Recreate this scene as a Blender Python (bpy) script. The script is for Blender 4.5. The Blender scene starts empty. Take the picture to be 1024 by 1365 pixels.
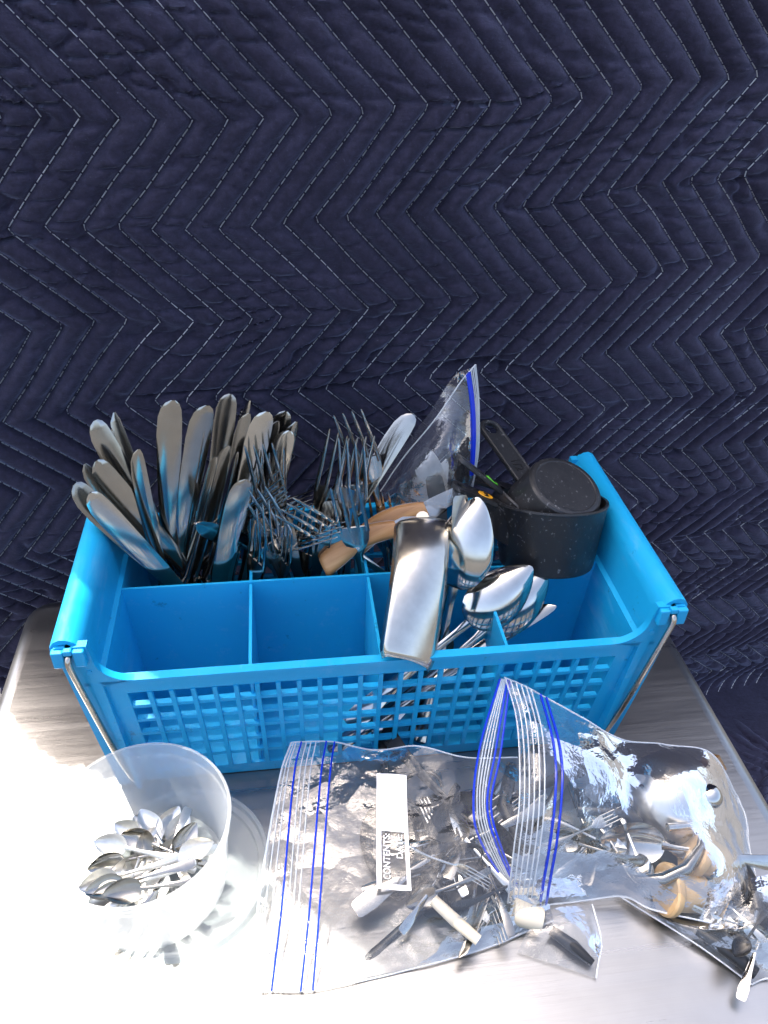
import bpy, math, random
import numpy as np
from mathutils import Vector, Matrix
R = math.radians
SC = bpy.context.scene
COL = SC.collection
random.seed(4); RNG = np.random.default_rng(11)

# ------------------------------------------------------------------ camera
CAM = np.array([-0.0732, -0.5333, 0.6355]); YAW, PITCH, ROLL = -0.1595, 0.6457, 0.0471
def cam_axes():
    cy, sy, cp, sp = math.cos(YAW), math.sin(YAW), math.cos(PITCH), math.sin(PITCH)
    f = np.array([-sy*cp, cy*cp, -sp]); r = np.array([cy, sy, 0.]); u = np.cross(r, f)
    cr, sr = math.cos(ROLL), math.sin(ROLL)
    return cr*r + sr*u, -sr*r + cr*u, f
CR, CU, CF = cam_axes()
cd = bpy.data.cameras.new('camera'); cam = bpy.data.objects.new('camera', cd); COL.objects.link(cam)
M = Matrix.Identity(4)
for i in range(3):
    M[i][0], M[i][1], M[i][2], M[i][3] = CR[i], CU[i], -CF[i], CAM[i]
cam.matrix_world = M
cd.sensor_fit = 'HORIZONTAL'; cd.sensor_width = 36; cd.lens = 36.035; cd.clip_start = .01; cd.clip_end = 200
SC.camera = cam
# ------------------------------------------------------------------ light
SUN_AZ, SUN_EL = 38, 62           # degrees left of the viewing direction (+Y), elevation
sdir = Vector((-math.sin(R(SUN_AZ))*math.cos(R(SUN_EL)), math.cos(R(SUN_AZ))*math.cos(R(SUN_EL)), math.sin(R(SUN_EL))))
w = bpy.data.worlds.new('World'); SC.world = w; w.use_nodes = True
nt = w.node_tree; bg = nt.nodes['Background']; sky = nt.nodes.new('ShaderNodeTexSky')
sky.sky_type = 'NISHITA'; sky.sun_disc = False; sky.sun_elevation = R(SUN_EL); sky.sun_rotation = R(-SUN_AZ)
sky.air_density = .7; sky.dust_density = 5.; sky.ozone_density = 0.
nt.links.new(sky.outputs[0], bg.inputs[0]); bg.inputs[1].default_value = .15
sl = bpy.data.lights.new('sun', 'SUN'); sl.energy = 2.3; sl.angle = R(.5); sl.color = (1, .95, .87)
so = bpy.data.objects.new('sun', sl); COL.objects.link(so)
so.rotation_euler = (-sdir).to_track_quat('-Z', 'Y').to_euler()
SC.view_settings.view_transform = 'Standard'; SC.view_settings.look = 'None'
SC.view_settings.exposure = 2.15; SC.view_settings.gamma = 1
SC.cycles.transparent_max_bounces = 24; SC.cycles.max_bounces = 10
SC.cycles.sample_clamp_indirect = 4; SC.cycles.caustics_reflective = False; SC.cycles.caustics_refractive = False

# ------------------------------------------------------------------ point helpers (a pixel of the photo met with a plane of the scene)
def ray(px, py):
    d = CF + (px-512.)/1025.*CR - (py-682.5)/1025.*CU
    return d/np.linalg.norm(d)
def PZ(px, py, z=0.):
    d = ray(px, py); return CAM + d*((z-CAM[2])/d[2])
def PY(px, py, y):
    d = ray(px, py); return CAM + d*((y-CAM[1])/d[1])
def PX(px, py, x):
    d = ray(px, py); return CAM + d*((x-CAM[0])/d[0])
def PN(px, py, p, n):
    d = ray(px, py); return CAM + d*(np.dot(np.asarray(p)-CAM, n)/np.dot(d, n))
def unit(v):
    v = np.asarray(v, float); return v/np.linalg.norm(v)

# ------------------------------------------------------------------ mesh helpers
class MB:
    def __init__(s): s.v = []; s.f = []
    def add(s, vs, fs):
        o = len(s.v); s.v += [tuple(float(c) for c in p) for p in vs]; s.f += [tuple(i+o for i in f) for f in fs]; return s
    def box(s, x0, x1, y0, y1, z0, z1):
        return s.add([(x, y, z) for x in (x0, x1) for y in (y0, y1) for z in (z0, z1)],
                     [(0,1,3,2),(4,6,7,5),(0,4,5,1),(2,3,7,6),(0,2,6,4),(1,5,7,3)])
    def hexa(s, a):                       # 8 corners: bottom four, top four
        return s.add(a, [(3,2,1,0),(4,5,6,7),(0,1,5,4),(1,2,6,5),(2,3,7,6),(3,0,4,7)])
    def loft(s, rings, cap=True, close=True):
        n = len(rings[0]); vs = [p for r in rings for p in r]; fs = []
        for i in range(len(rings)-1):
            for j in range(n if close else n-1):
                k = (j+1) % n; fs.append((i*n+j, i*n+k, (i+1)*n+k, (i+1)*n+j))
        if cap: fs += [tuple(range(n))[::-1], tuple((len(rings)-1)*n+j for j in range(n))]
        return s.add(vs, fs)
    def tube(s, pts, r, n=8):
        pts = [np.asarray(p, float) for p in pts]; rings = []; ref = np.array([.13, .37, .92])
        for i, p in enumerate(pts):
            t = unit(pts[min(i+1, len(pts)-1)] - pts[max(i-1, 0)])
            a = ref - t*np.dot(ref, t)
            if np.linalg.norm(a) < .05: a = np.cross(t, [1, .2, .1])
            a = unit(a); b = np.cross(t, a); ref = a; rr = r[i] if hasattr(r, '__len__') else r
            rings.append([p + rr*(math.cos(2*math.pi*j/n)*a + math.sin(2*math.pi*j/n)*b) for j in range(n)])
        return s.loft(rings)
    def lathe(s, prof, n=48, M=None, closed=False):
        # prof: (radius, height) list; axis Z
        rings = [[(r*math.cos(2*math.pi*j/n), r*math.sin(2*math.pi*j/n), h) for j in range(n)] for r, h in prof]
        if M is not None: rings = [[M @ Vector(p) for p in r] for r in rings]
        return s.loft(rings, cap=False)
    def grid(s, P, flip=False):           # P: array rows x cols x 3
        m, n = P.shape[:2]; fs = []
        for i in range(m-1):
            for j in range(n-1):
                q = (i*n+j, i*n+j+1, (i+1)*n+j+1, (i+1)*n+j); fs.append(q[::-1] if flip else q)
        return s.add(P.reshape(-1, 3), fs)
    def shift(s, d):
        s.v = [(p[0]+d[0], p[1]+d[1], p[2]+d[2]) for p in s.v]; return s
    def mesh(s, name, mat, smooth=True, angle=40):
        me = bpy.data.meshes.new(name); me.from_pydata(s.v, [], s.f); me.materials.append(mat)
        if smooth:
            me.shade_smooth(); me.set_sharp_from_angle(angle=R(angle))
        return me
    def build(s, name, mat, parent=None, smooth=True, angle=40, solid=0):
        o = bpy.data.objects.new(name, s.mesh(name, mat, smooth, angle)); COL.objects.link(o)
        if parent: o.parent = parent
        if solid:
            md = o.modifiers.new('thickness', 'SOLIDIFY'); md.thickness = solid; md.offset = 0
        return o
def tag(o, label=None, cat=None, group=None, kind=None):
    for k, v in (('label', label), ('category', cat), ('group', group), ('kind', kind)):
        if v: o[k] = v
    return o
def thing(name, label, cat, loc=(0, 0, 0), group=None):
    o = bpy.data.objects.new(name, None); COL.objects.link(o); o.location = tuple(float(c) for c in loc); o.empty_display_size = .02
    return tag(o, label, cat, group)
def copy_tree(o, parent=None):
    c = o.copy(); COL.objects.link(c)
    if parent: c.parent = parent
    for ch in list(o.children): copy_tree(ch, c)
    return c
def smoothstep(a, b, x):
    t = np.clip((x-a)/(b-a), 0, 1); return t*t*(3-2*t)
class Noise:
    """value noise on a lattice of random numbers"""
    def __init__(s, seed): s.g = np.random.default_rng(seed).random((64, 64))*2-1
    def __call__(s, x, y):
        x = np.asarray(x, float); y = np.asarray(y, float)
        xi = np.floor(x).astype(int); yi = np.floor(y).astype(int); fx = x-xi; fy = y-yi
        fx = fx*fx*(3-2*fx); fy = fy*fy*(3-2*fy); g = s.g
        a = g[xi % 64, yi % 64]; b = g[(xi+1) % 64, yi % 64]; c = g[xi % 64, (yi+1) % 64]; d = g[(xi+1) % 64, (yi+1) % 64]
        return (a*(1-fx)+b*fx)*(1-fy) + (c*(1-fx)+d*fx)*fy

# ------------------------------------------------------------------ materials
def mat_new(name):
    m = bpy.data.materials.new(name); m.use_nodes = True; nt = m.node_tree; nt.nodes.clear()
    out = nt.nodes.new('ShaderNodeOutputMaterial'); return m, nt, out
def N(nt, kind, **kw):
    n = nt.nodes.new(kind)
    for k, v in kw.items():
        if k in n.inputs: n.inputs[k].default_value = v
        else: setattr(n, k, v)
    return n
def noise(nt, scale, detail=3, stretch=None, rough=.55):
    tc = N(nt, 'ShaderNodeTexCoord'); mp = N(nt, 'ShaderNodeMapping')
    if stretch: mp.inputs['Scale'].default_value = stretch
    nt.links.new(tc.outputs['Object'], mp.inputs[0])
    n = N(nt, 'ShaderNodeTexNoise', Scale=scale, Detail=detail, Roughness=rough); nt.links.new(mp.outputs[0], n.inputs['Vector']); return n.outputs[0]
def ramp(nt, sock, stops):
    r = N(nt, 'ShaderNodeValToRGB'); e = r.color_ramp.elements
    while len(e) < len(stops): e.new(.5)
    for el, (p, c) in zip(e, stops): el.position = p; el.color = c if len(c) == 4 else (*c, 1)
    nt.links.new(sock, r.inputs[0]); return r.outputs[0]
def g3(v): return (v, v, v)
def bump(nt, sock, strength, dist=.001):
    b = N(nt, 'ShaderNodeBump', Strength=strength, Distance=dist); nt.links.new(sock, b.inputs['Height']); return b.outputs[0]
def principled(name, color, rough=.5, metal=0., spots=None, roughvar=0, scale=60, bumps=None, ior=1.5, **kw):
    m, nt, out = mat_new(name); p = N(nt, 'ShaderNodeBsdfPrincipled', Metallic=metal, Roughness=rough, IOR=ior)
    p.inputs['Base Color'].default_value = (*color, 1)
    for k, v in kw.items(): p.inputs[k].default_value = v
    if spots:
        n = noise(nt, *spots[0]); c = ramp(nt, n, spots[1]); nt.links.new(c, p.inputs['Base Color'])
    if roughvar:
        n = noise(nt, scale, 4); c = ramp(nt, n, [(.3, g3(max(rough-roughvar, .02))), (.7, g3(rough+roughvar))]); nt.links.new(c, p.inputs['Roughness'])
    if bumps:
        nt.links.new(bump(nt, noise(nt, *bumps[0]), bumps[1], bumps[2]), p.inputs['Normal'])
    nt.links.new(p.outputs[0], out.inputs[0]); return m

MT = {}
def steel(name, col, rough, var=.06, sc=35):
    m, nt, out = mat_new(name); p = N(nt, 'ShaderNodeBsdfPrincipled', Metallic=1., Roughness=rough)
    c = ramp(nt, noise(nt, 90, 5), [(.3, tuple(x*.86 for x in col)), (.72, col)]); nt.links.new(c, p.inputs['Base Color'])
    r = ramp(nt, noise(nt, sc, 5), [(.3, g3(max(.03, rough-var))), (.72, g3(rough+var))]); nt.links.new(r, p.inputs['Roughness'])
    nt.links.new(bump(nt, noise(nt, 220, 3, (1, 1, .12)), .035, .0005), p.inputs['Normal'])
    nt.links.new(p.outputs[0], out.inputs[0]); return m
MT['steel'] = steel('cutlery_steel', (.41, .395, .36), .15, .05)
MT['steel_bright'] = steel('polished_steel', (.60, .58, .53), .15, .05)
MT['steel_dull'] = steel('worn_steel', (.33, .315, .285), .2, .06)
MT['scoop'] = steel('warm_scoop_steel', (.62, .58, .50), .22, .05, 25)
MT['satin'] = steel('satin_spoon_steel', (.80, .79, .76), .33, .05)
MT['wire'] = steel('wire_steel', (.55, .50, .42), .25)
# brushed table top
m, nt, out = mat_new('brushed_table_steel'); p = N(nt, 'ShaderNodeBsdfPrincipled', Metallic=1., Roughness=.36)
c = ramp(nt, noise(nt, 7, 5), [(.3, (.29, .288, .282)), (.7, (.38, .377, .37))]); nt.links.new(c, p.inputs['Base Color'])
r = ramp(nt, noise(nt, 60, 6, (.06, 1, 1), .7), [(.25, g3(.24)), (.75, g3(.38))]); nt.links.new(r, p.inputs['Roughness'])
b1 = N(nt, 'ShaderNodeBump', Strength=.22, Distance=.0007); nt.links.new(noise(nt, 260, 5, (.02, 1, 1), .7), b1.inputs['Height'])
b2 = N(nt, 'ShaderNodeBump', Strength=.12, Distance=.002); nt.links.new(noise(nt, 9, 2), b2.inputs['Height']); nt.links.new(b1.outputs[0], b2.inputs['Normal'])
# thin random scratches
vt = N(nt, 'ShaderNodeTexVoronoi', Scale=70.); vt.feature = 'DISTANCE_TO_EDGE'
tc = N(nt, 'ShaderNodeTexCoord'); mp = N(nt, 'ShaderNodeMapping'); mp.inputs['Rotation'].default_value = (0, 0, .6); mp.inputs['Scale'].default_value = (.25, 1.2, 1)
nt.links.new(tc.outputs['Object'], mp.inputs[0]); nt.links.new(mp.outputs[0], vt.inputs['Vector'])
sc_ = ramp(nt, vt.outputs['Distance'], [(0., g3(1)), (.012, g3(0))])
b3 = N(nt, 'ShaderNodeBump', Strength=.0, Distance=.0004); nt.links.new(sc_, b3.inputs['Height']); nt.links.new(b2.outputs[0], b3.inputs['Normal'])
nt.links.new(b3.outputs[0], p.inputs['Normal']); nt.links.new(p.outputs[0], out.inputs[0]); MT['table'] = m

def plastic(name, col, dark, rough=.38, transl=.13, wear=True):
    m, nt, out = mat_new(name); p = N(nt, 'ShaderNodeBsdfPrincipled', Roughness=rough, IOR=1.48)
    n1 = noise(nt, 14, 6, None, .7); c = ramp(nt, n1, [(.25, dark), (.36, col), (.66, col), (.8, tuple(min(1, x*1.1+.008) for x in col))])
    if wear:
        n2 = noise(nt, 55, 5, None, .75); k = ramp(nt, n2, [(.63, g3(0)), (.69, g3(.6))])
        mx = N(nt, 'ShaderNodeMix', data_type='RGBA'); nt.links.new(k, mx.inputs[0]); nt.links.new(c, mx.inputs[6]); mx.inputs[7].default_value = (*[x*.45 for x in dark], 1); c = mx.outputs[2]
    if wear:
        n3 = noise(nt, 38, 6, (1, .25, 1), .8); k3 = ramp(nt, n3, [(.55, g3(0)), (.72, g3(.5))])
        mx = N(nt, 'ShaderNodeMix', data_type='RGBA'); nt.links.new(k3, mx.inputs[0]); nt.links.new(c, mx.inputs[6]); mx.inputs[7].default_value = (.16, .46, .74, 1); c = mx.outputs[2]
    nt.links.new(c, p.inputs['Base Color'])
    nt.links.new(ramp(nt, noise(nt, 40, 4), [(.3, g3(rough-.08)), (.7, g3(rough+.12))]), p.inputs['Roughness'])
    nt.links.new(bump(nt, noise(nt, 300, 3), .05, .0005), p.inputs['Normal'])
    t = N(nt, 'ShaderNodeBsdfTranslucent'); nt.links.new(c, t.inputs[0])
    mix = N(nt, 'ShaderNodeMixShader'); mix.inputs[0].default_value = transl
    nt.links.new(p.outputs[0], mix.inputs[1]); nt.links.new(t.outputs[0], mix.inputs[2]); nt.links.new(mix.outputs[0], out.inputs[0]); return m
MT['blue'] = plastic('blue_basket_plastic', (.010, .385, .70), (.006, .30, .60))
MT['black'] = principled('black_nylon', (.009, .009, .010), .4, roughvar=.08, scale=90, bumps=((500, 2), .12, .0006),
                         spots=((260, 2), [(.0, (.012, .012, .013)), (.64, (.015, .015, .016)), (.72, (.11, .11, .11))]))
MT['black_smooth'] = principled('black_plastic', (.014, .014, .014), .3, roughvar=.08)
MT['grey_plastic'] = principled('grey_plastic', (.12, .125, .125), .35)
MT['white_plastic'] = principled('white_plastic', (.78, .78, .76), .35, roughvar=.05)
MT['green'] = principled('green_print', (.12, .6, .03), .45)
MT['orange'] = principled('orange_print', (.85, .38, .02), .45)
MT['ink'] = principled('dark_ink', (.003, .003, .003), .5)
MT['wood'] = principled('handle_wood', (.42, .2, .07), .42, bumps=((240, 4, (1, 1, .08)), .15, .0008),
                        spots=((60, 5, (1, 1, .07), .65), [(.25, (.24, .10, .03)), (.5, (.46, .235, .09)), (.75, (.60, .36, .16))]))
MT['cork'] = principled('pale_wood', (.62, .42, .22), .5, spots=((40, 5, (1, 1, .25)), [(.3, (.52, .32, .14)), (.7, (.70, .50, .27))]))
MT['cream'] = principled('cream_wood', (.74, .66, .5), .5, spots=((40, 5, (1, 1, .25)), [(.3, (.66, .56, .38)), (.7, (.78, .7, .54))]))
MT['brown'] = principled('brown_glaze', (.16, .085, .03), .3)
MT['zip_blue'] = principled('zip_blue', (.006, .035, .52), .25)
MT['zip_clear'] = principled('zip_clear', (.78, .82, .84), .2, Alpha=.55)
MT['label_white'] = principled('label_white', (.82, .82, .80), .45)
MT['thread'] = principled('pale_thread', (.50, .50, .50), .8)
MT['ground'] = principled('asphalt', (.05, .05, .05), .9, spots=((60, 6), [(.3, (.035, .035, .035)), (.7, (.075, .074, .07))]), bumps=((200, 4), .4, .004))
def film(name, haze, fac, rough):
    m, nt, out = mat_new(name)
    t = N(nt, 'ShaderNodeBsdfTransparent'); t.inputs[0].default_value = (.90, .905, .905, 1)
    g = N(nt, 'ShaderNodeBsdfGlossy', Roughness=rough); g.inputs[0].default_value = (1, 1, 1, 1)
    d = N(nt, 'ShaderNodeBsdfDiffuse'); d.inputs[0].default_value = (.85, .86, .86, 1)
    fr = N(nt, 'ShaderNodeFresnel', IOR=1.5)
    vo = N(nt, 'ShaderNodeTexVoronoi', Scale=48.); tcv = N(nt, 'ShaderNodeTexCoord'); nt.links.new(tcv.outputs['Object'], vo.inputs['Vector'])
    ad = N(nt, 'ShaderNodeMath', operation='MULTIPLY_ADD'); nt.links.new(noise(nt, 90, 3, None, .6), ad.inputs[0]); ad.inputs[1].default_value = .45; nt.links.new(vo.outputs['Distance'], ad.inputs[2])
    nb = bump(nt, ad.outputs[0], .42, .005)
    for x in (g, fr): nt.links.new(nb, x.inputs['Normal'])
    mu = N(nt, 'ShaderNodeMath', operation='MULTIPLY_ADD'); nt.links.new(fr.outputs[0], mu.inputs[0]); mu.inputs[1].default_value = fac; mu.inputs[2].default_value = .02; mu.use_clamp = True
    a = N(nt, 'ShaderNodeMixShader'); nt.links.new(mu.outputs[0], a.inputs[0]); nt.links.new(t.outputs[0], a.inputs[1]); nt.links.new(g.outputs[0], a.inputs[2])
    b = N(nt, 'ShaderNodeMixShader'); b.inputs[0].default_value = haze; nt.links.new(a.outputs[0], b.inputs[1]); nt.links.new(d.outputs[0], b.inputs[2])
    nt.links.new(b.outputs[0], out.inputs[0]); return m
MT['film'] = film('clear_bag_film', .022, .8, .075)
m, nt, out = mat_new('milky_tub_plastic')      # translucent deli tub
p = N(nt, 'ShaderNodeBsdfPrincipled', Roughness=.28, IOR=1.45); p.inputs['Base Color'].default_value = (.86, .87, .86, 1)
t = N(nt, 'ShaderNodeBsdfTranslucent'); t.inputs[0].default_value = (.9, .91, .9, 1)
tr = N(nt, 'ShaderNodeBsdfTransparent'); tr.inputs[0].default_value = (.93, .95, .95, 1)
a = N(nt, 'ShaderNodeMixShader'); a.inputs[0].default_value = .5; nt.links.new(p.outputs[0], a.inputs[1]); nt.links.new(t.outputs[0], a.inputs[2])
b = N(nt, 'ShaderNodeMixShader'); b.inputs[0].default_value = .68; nt.links.new(a.outputs[0], b.inputs[1]); nt.links.new(tr.outputs[0], b.inputs[2])
nt.links.new(b.outputs[0], out.inputs[0]); MT['tub'] = m
# quilted navy cloth
m, nt, out = mat_new('navy_quilt_cloth'); p = N(nt, 'ShaderNodeBsdfPrincipled', Roughness=.88)
p.inputs['Sheen Weight'].default_value = .4; p.inputs['Sheen Roughness'].default_value = .5; p.inputs['Sheen Tint'].default_value = (.55, .6, .9, 1)
p.inputs['Specular IOR Level'].default_value = .25
c0 = ramp(nt, noise(nt, 9, 6, None, .75), [(.28, (.0122, .0099, .021)), (.5, (.0235, .0200, .038)), (.74, (.0335, .0305, .055))])
c9 = ramp(nt, noise(nt, 150, 5, (1, 1, 1), .75), [(.3, g3(.55)), (.7, g3(1.45))])
mm = N(nt, 'ShaderNodeMix', data_type='RGBA', blend_type='MULTIPLY'); mm.inputs[0].default_value = 1; nt.links.new(c0, mm.inputs[6]); nt.links.new(c9, mm.inputs[7]); c1 = mm.outputs[2]
k = ramp(nt, noise(nt, 520, 2), [(.66, g3(0)), (.80, g3(.35))])
mx = N(nt, 'ShaderNodeMix', data_type='RGBA'); nt.links.new(k, mx.inputs[0]); nt.links.new(c1, mx.inputs[6]); mx.inputs[7].default_value = (.13, .13, .17, 1)
nt.links.new(mx.outputs[2], p.inputs['Base Color'])
b1 = N(nt, 'ShaderNodeBump', Strength=.35, Distance=.0008); nt.links.new(noise(nt, 700, 3), b1.inputs['Height'])
b2 = N(nt, 'ShaderNodeBump', Strength=.55, Distance=.004); nt.links.new(noise(nt, 55, 5, (.35, 1, 1.5), .62), b2.inputs['Height']); nt.links.new(b1.outputs[0], b2.inputs['Normal'])
nt.links.new(b2.outputs[0], p.inputs['Normal']); nt.links.new(p.outputs[0], out.inputs[0]); MT['cloth'] = m

# ------------------------------------------------------------------ ground
GZ = -.665
tag(MB().grid(np.array([[(x, y, GZ) for x in np.linspace(-60, 60, 9)] for y in np.linspace(-60, 60, 9)])).build('ground', MT['ground'], smooth=False), kind='structure')

# ------------------------------------------------------------------ steel table
TX0, TX1, TY0, TY1 = -.357, .348, -.62, .150
table = thing('steel_table', 'brushed stainless steel table under the blue basket and bags', 'table', (0, -.2, GZ))
def table_top():
    b = MB(); rr = .020; prof = [(0., 0.)]
    for i in range(1, 9):
        a = math.pi/2*i/8; prof.append((rr*math.sin(a), -rr*(1-math.cos(a))))
    prof += [(rr, -.06), (rr-.003, -.06)]
    rings = []; cr = .012
    for off, dz in prof:
        ring = []
        for (cx, cy, a0) in ((TX1-cr, TY1-cr, 0), (TX0+cr, TY1-cr, 90), (TX0+cr, TY0+cr, 180), (TX1-cr, TY0+cr, 270)):
            for k in range(7):
                a = R(a0+15*k); ring.append((cx+(cr+off)*math.cos(a), cy+(cr+off)*math.sin(a), dz))
        rings.append(ring)
    b.loft(rings, cap=False); b.f.append(tuple(range(len(rings[0]))))
    return b
table_top().shift((0, .2, -GZ)).build('table_top', MT['table'], table, angle=30)
for sx in (TX0+.03, TX1-.03):
    for sy in (TY0+.03, TY1-.03):
        b = MB().tube([(sx, sy+.2, 0.004), (sx, sy+.2, -GZ-.03)], .019, 16); b.build('leg', MT['steel_dull'], table)

# ------------------------------------------------------------------ quilted blanket
BY0, BPHI, BLEAN, BTIL, BS, BU0 = .25, .1066, -.0164, .0503, .0310, -.2362
VN = [.985, .89, .79, .70, .60, .505, .4106, .3156, .222, .130, .040, -.050, -.140, -.230, -.320, -.410, -.500, -.590, -.680, -.77, -.86, -.95, -1.04]
UN = []; x = 0.0
iA = 5
off = {iA: 0.0}
for k in range(iA+1, len(VN)): off[k] = off[k-1] + (-.0853 if (k-iA) % 2 == 1 else .0853)
for k in range(iA-1, -1, -1): off[k] = off[k+1] + (-.0853 if (iA-k) % 2 == 1 else .0853)
UN = [off[k] for k in range(len(VN))]
nz1, nz2, nz3, nz4 = Noise(1), Noise(2), Noise(3), Noise(4)
def zig(u, v):
    vv = v + .0035*nz4(u*9+3, v*7) + .002*nz3(u*31, 5.5+0*v)
    return np.interp(vv, VN[::-1], UN[::-1])
def bl_h(u, v):
    ph = (u - BU0 - zig(u, v) + .0012*nz2(u*14, v*14))/BS
    f = ph-np.floor(ph); d = np.clip(np.minimum(f, 1-f)*2-.09, 0, 1)/.91
    # distance to the nearest turning row: quilting is tight there
    rows = np.min(np.abs(v[..., None]-np.array(VN)), -1) if np.ndim(v) else min(abs(v-q) for q in VN)
    h = .0088*(.8*(1-(1-d)**3.6)+.2*(1-(1-d)**1.7))*(1+.35*nz1(u*11, v*11))
    wr = nz2(u*8+.8*nz1(u*4, v*6), v*50+1.6*nz3(u*6, v*4)); wr = np.maximum(0, 1-np.abs(wr)*4.6)**1.2
    mask = .75+.5*np.exp(-(rows/.020)**2); mask = mask*np.clip(.55+.9*nz3(u*6, v*9), 0.05, 1.2)
    h = h - .0100*wr*mask*np.clip(d*2.5, 0, 1)
    wr2 = np.maximum(0, 1-np.abs(nz4(u*12, v*66+1.6*nz1(u*7, v*7)))*4.5)
    h = h - .0085*wr2*np.clip(d*2.5, 0, 1)*np.clip(.45+nz1(u*5+9, v*7), 0, 1)
    return h
def bl_pos(u, v, h):
    ct, st = math.cos(BTIL), math.sin(BTIL)
    sag = np.interp(u, [-.5, -.32, -.236, -.112, .012, .105, .2, .26, .38, .45, .6, 1.], [.011, .010, .0085, .0005, -.004, -.0052, -.0045, -.0025, .006, .009, .012, .014])
    vv = v + sag
    hx = ct*u - st*vv; z = st*u + ct*vv
    big = .010*nz1(u*2.2+4, v*1.6+1) + .006*nz2(u*3.1, v*4)
    n = h + big - .40*np.clip(z-.40, 0, .3)**2 - .11*np.maximum(0, .28-z)**2
    t = np.maximum(0, -.565-z); rb = .03; q = np.minimum(t/rb, math.pi/2)      # the hem lies on the ground
    over = np.maximum(0, t-rb*math.pi/2)
    z = np.where(t > 0, -.565-rb*np.sin(q)+(h+.008*nz1(u*7, v*9))*np.minimum(over*20, 1), z); n = np.where(t > 0, n*(1-np.minimum(over*20, 1))+rb*(1-np.cos(q))+over, n)
    x = hx*math.cos(BPHI) - z*math.sin(BLEAN)*math.sin(BPHI) + n*math.sin(BPHI)
    y = BY0 + hx*math.sin(BPHI) + z*math.sin(BLEAN)*math.cos(BPHI) - n*math.cos(BPHI)
    return np.stack([x, y, z*math.cos(BLEAN)], -1)
BU_MIN, BU_MAX, BV_MIN, BV_MAX = -.485, 1.02, -1.0, .93
ug = np.arange(BU_MIN, BU_MAX, .0025); vg = np.arange(BV_MIN, BV_MAX, .0024)
UU, VV = np.meshgrid(ug, vg)
def v_top(u): return np.interp(u, [-.485, -.41, -.355, -.29, -.1, .12, .35, 1.02], [.70, .84, 1.15, 1.42, 1.42, 1.36, 1.15, 1.05])      # unseen top hem, shaped to steer the shade it casts on the table
VV = np.where(VV > .65, .65+(VV-.65)*(v_top(UU)-.65)/(BV_MAX-.65), VV)
P = bl_pos(UU, VV, bl_h(UU, VV))
blanket = thing('moving_blanket', 'navy quilted moving blanket with pale zigzag stitching hung behind the table', 'blanket', (0, BY0+.1, GZ))
bb = np.array(blanket.location)
P = P - bb; nr, nc = P.shape[:2]
back = P.copy(); nb_ = np.array([math.sin(BPHI), -math.cos(BPHI), 0.])
ring = [(0, j) for j in range(nc)] + [(i, nc-1) for i in range(1, nr)] + [(nr-1, j) for j in range(nc-2, -1, -1)] + [(i, 0) for i in range(nr-2, 0, -1)]
verts = P.reshape(-1, 3)
idx = np.arange(nr*nc).reshape(nr, nc)
faces = np.stack([idx[:-1, :-1], idx[:-1, 1:], idx[1:, 1:], idx[1:, :-1]], -1).reshape(-1, 4)
# back sheet: every tenth row and column, so that the cloth has thickness
si = list(range(0, nr-1, 10))+[nr-1]; sj = list(range(0, nc-1, 10))+[nc-1]
bk = P[np.ix_(si, sj)] - nb_*.012
bi = np.arange(bk.shape[0]*bk.shape[1]).reshape(bk.shape[:2])+nr*nc
bf = np.stack([bi[:-1, :-1], bi[1:, :-1], bi[1:, 1:], bi[:-1, 1:]], -1).reshape(-1, 4).tolist()
rim = []
for a in range(len(sj)-1):
    rim.append([bi[0, a], bi[0, a+1]] + [int(idx[0, j]) for j in range(sj[a+1], sj[a]-1, -1)])
    rim.append([bi[-1, a+1], bi[-1, a]] + [int(idx[-1, j]) for j in range(sj[a], sj[a+1]+1)])
for a in range(len(si)-1):
    rim.append([bi[a+1, 0], bi[a, 0]] + [int(idx[i, 0]) for i in range(si[a], si[a+1]+1)])
    rim.append([bi[a, -1], bi[a+1, -1]] + [int(idx[i, -1]) for i in range(si[a+1], si[a]-1, -1)])
me = bpy.data.meshes.new('cloth'); me.from_pydata(np.concatenate([verts, bk.reshape(-1, 3)]).tolist(), [], faces.tolist()+bf+[[int(q) for q in r] for r in rim])
me.materials.append(MT['cloth']); me.shade_smooth(); me.set_sharp_from_angle(angle=R(80))
o = bpy.data.objects.new('cloth', me); COL.objects.link(o); o.parent = blanket
# thread: short dashes along every stitch line
us, vs, ue, ve = [], [], [], []
for n in range(-30, 62):
    v = BV_MAX-.004
    while v > BV_MIN+.01:
        step = .0060; gap = .0073
        va, vb = v, v-step
        ua = BU0+n*BS; us.append(ua); vs.append(va); ve.append(vb); v -= gap
us = np.array(us); vs = np.array(vs); ve = np.array(ve)
def on_line(u0, v):
    u = u0 + np.interp(v, VN[::-1], UN[::-1])
    for _ in range(3): u = u0 + zig(u, v) - .0012*nz2(u*14, v*14)
    return u
uA, uB = on_line(us, vs), on_line(us, ve)
ok = (np.minimum(uA, uB) > BU_MIN+.01) & (np.maximum(uA, uB) < BU_MAX-.01)
uA, uB, vA, vB = uA[ok], uB[ok], vs[ok], ve[ok]
dirn = np.stack([uB-uA, vB-vA], -1); dirn /= np.linalg.norm(dirn, axis=1)[:, None]
hw = .00054; px_, py_ = -dirn[:, 1]*hw, dirn[:, 0]*hw
TV = []
for (u, v) in ((uA, vA), (uB, vB)):
    for s, lift in ((-1, .0005), (0, .0017), (1, .0005)):
        TV.append(bl_pos(u+s*px_, v+s*py_, bl_h(u, v)+lift))
TV = np.stack(TV, 1) - bb; n = len(TV); base = np.arange(n)[:, None]*6
TF = np.concatenate([base+np.array([[0, 1, 4, 3]]), base+np.array([[1, 2, 5, 4]])]).tolist()
me = bpy.data.meshes.new('stitching'); me.from_pydata(TV.reshape(-1, 3).tolist(), [], TF); me.materials.append(MT['thread'])
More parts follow.
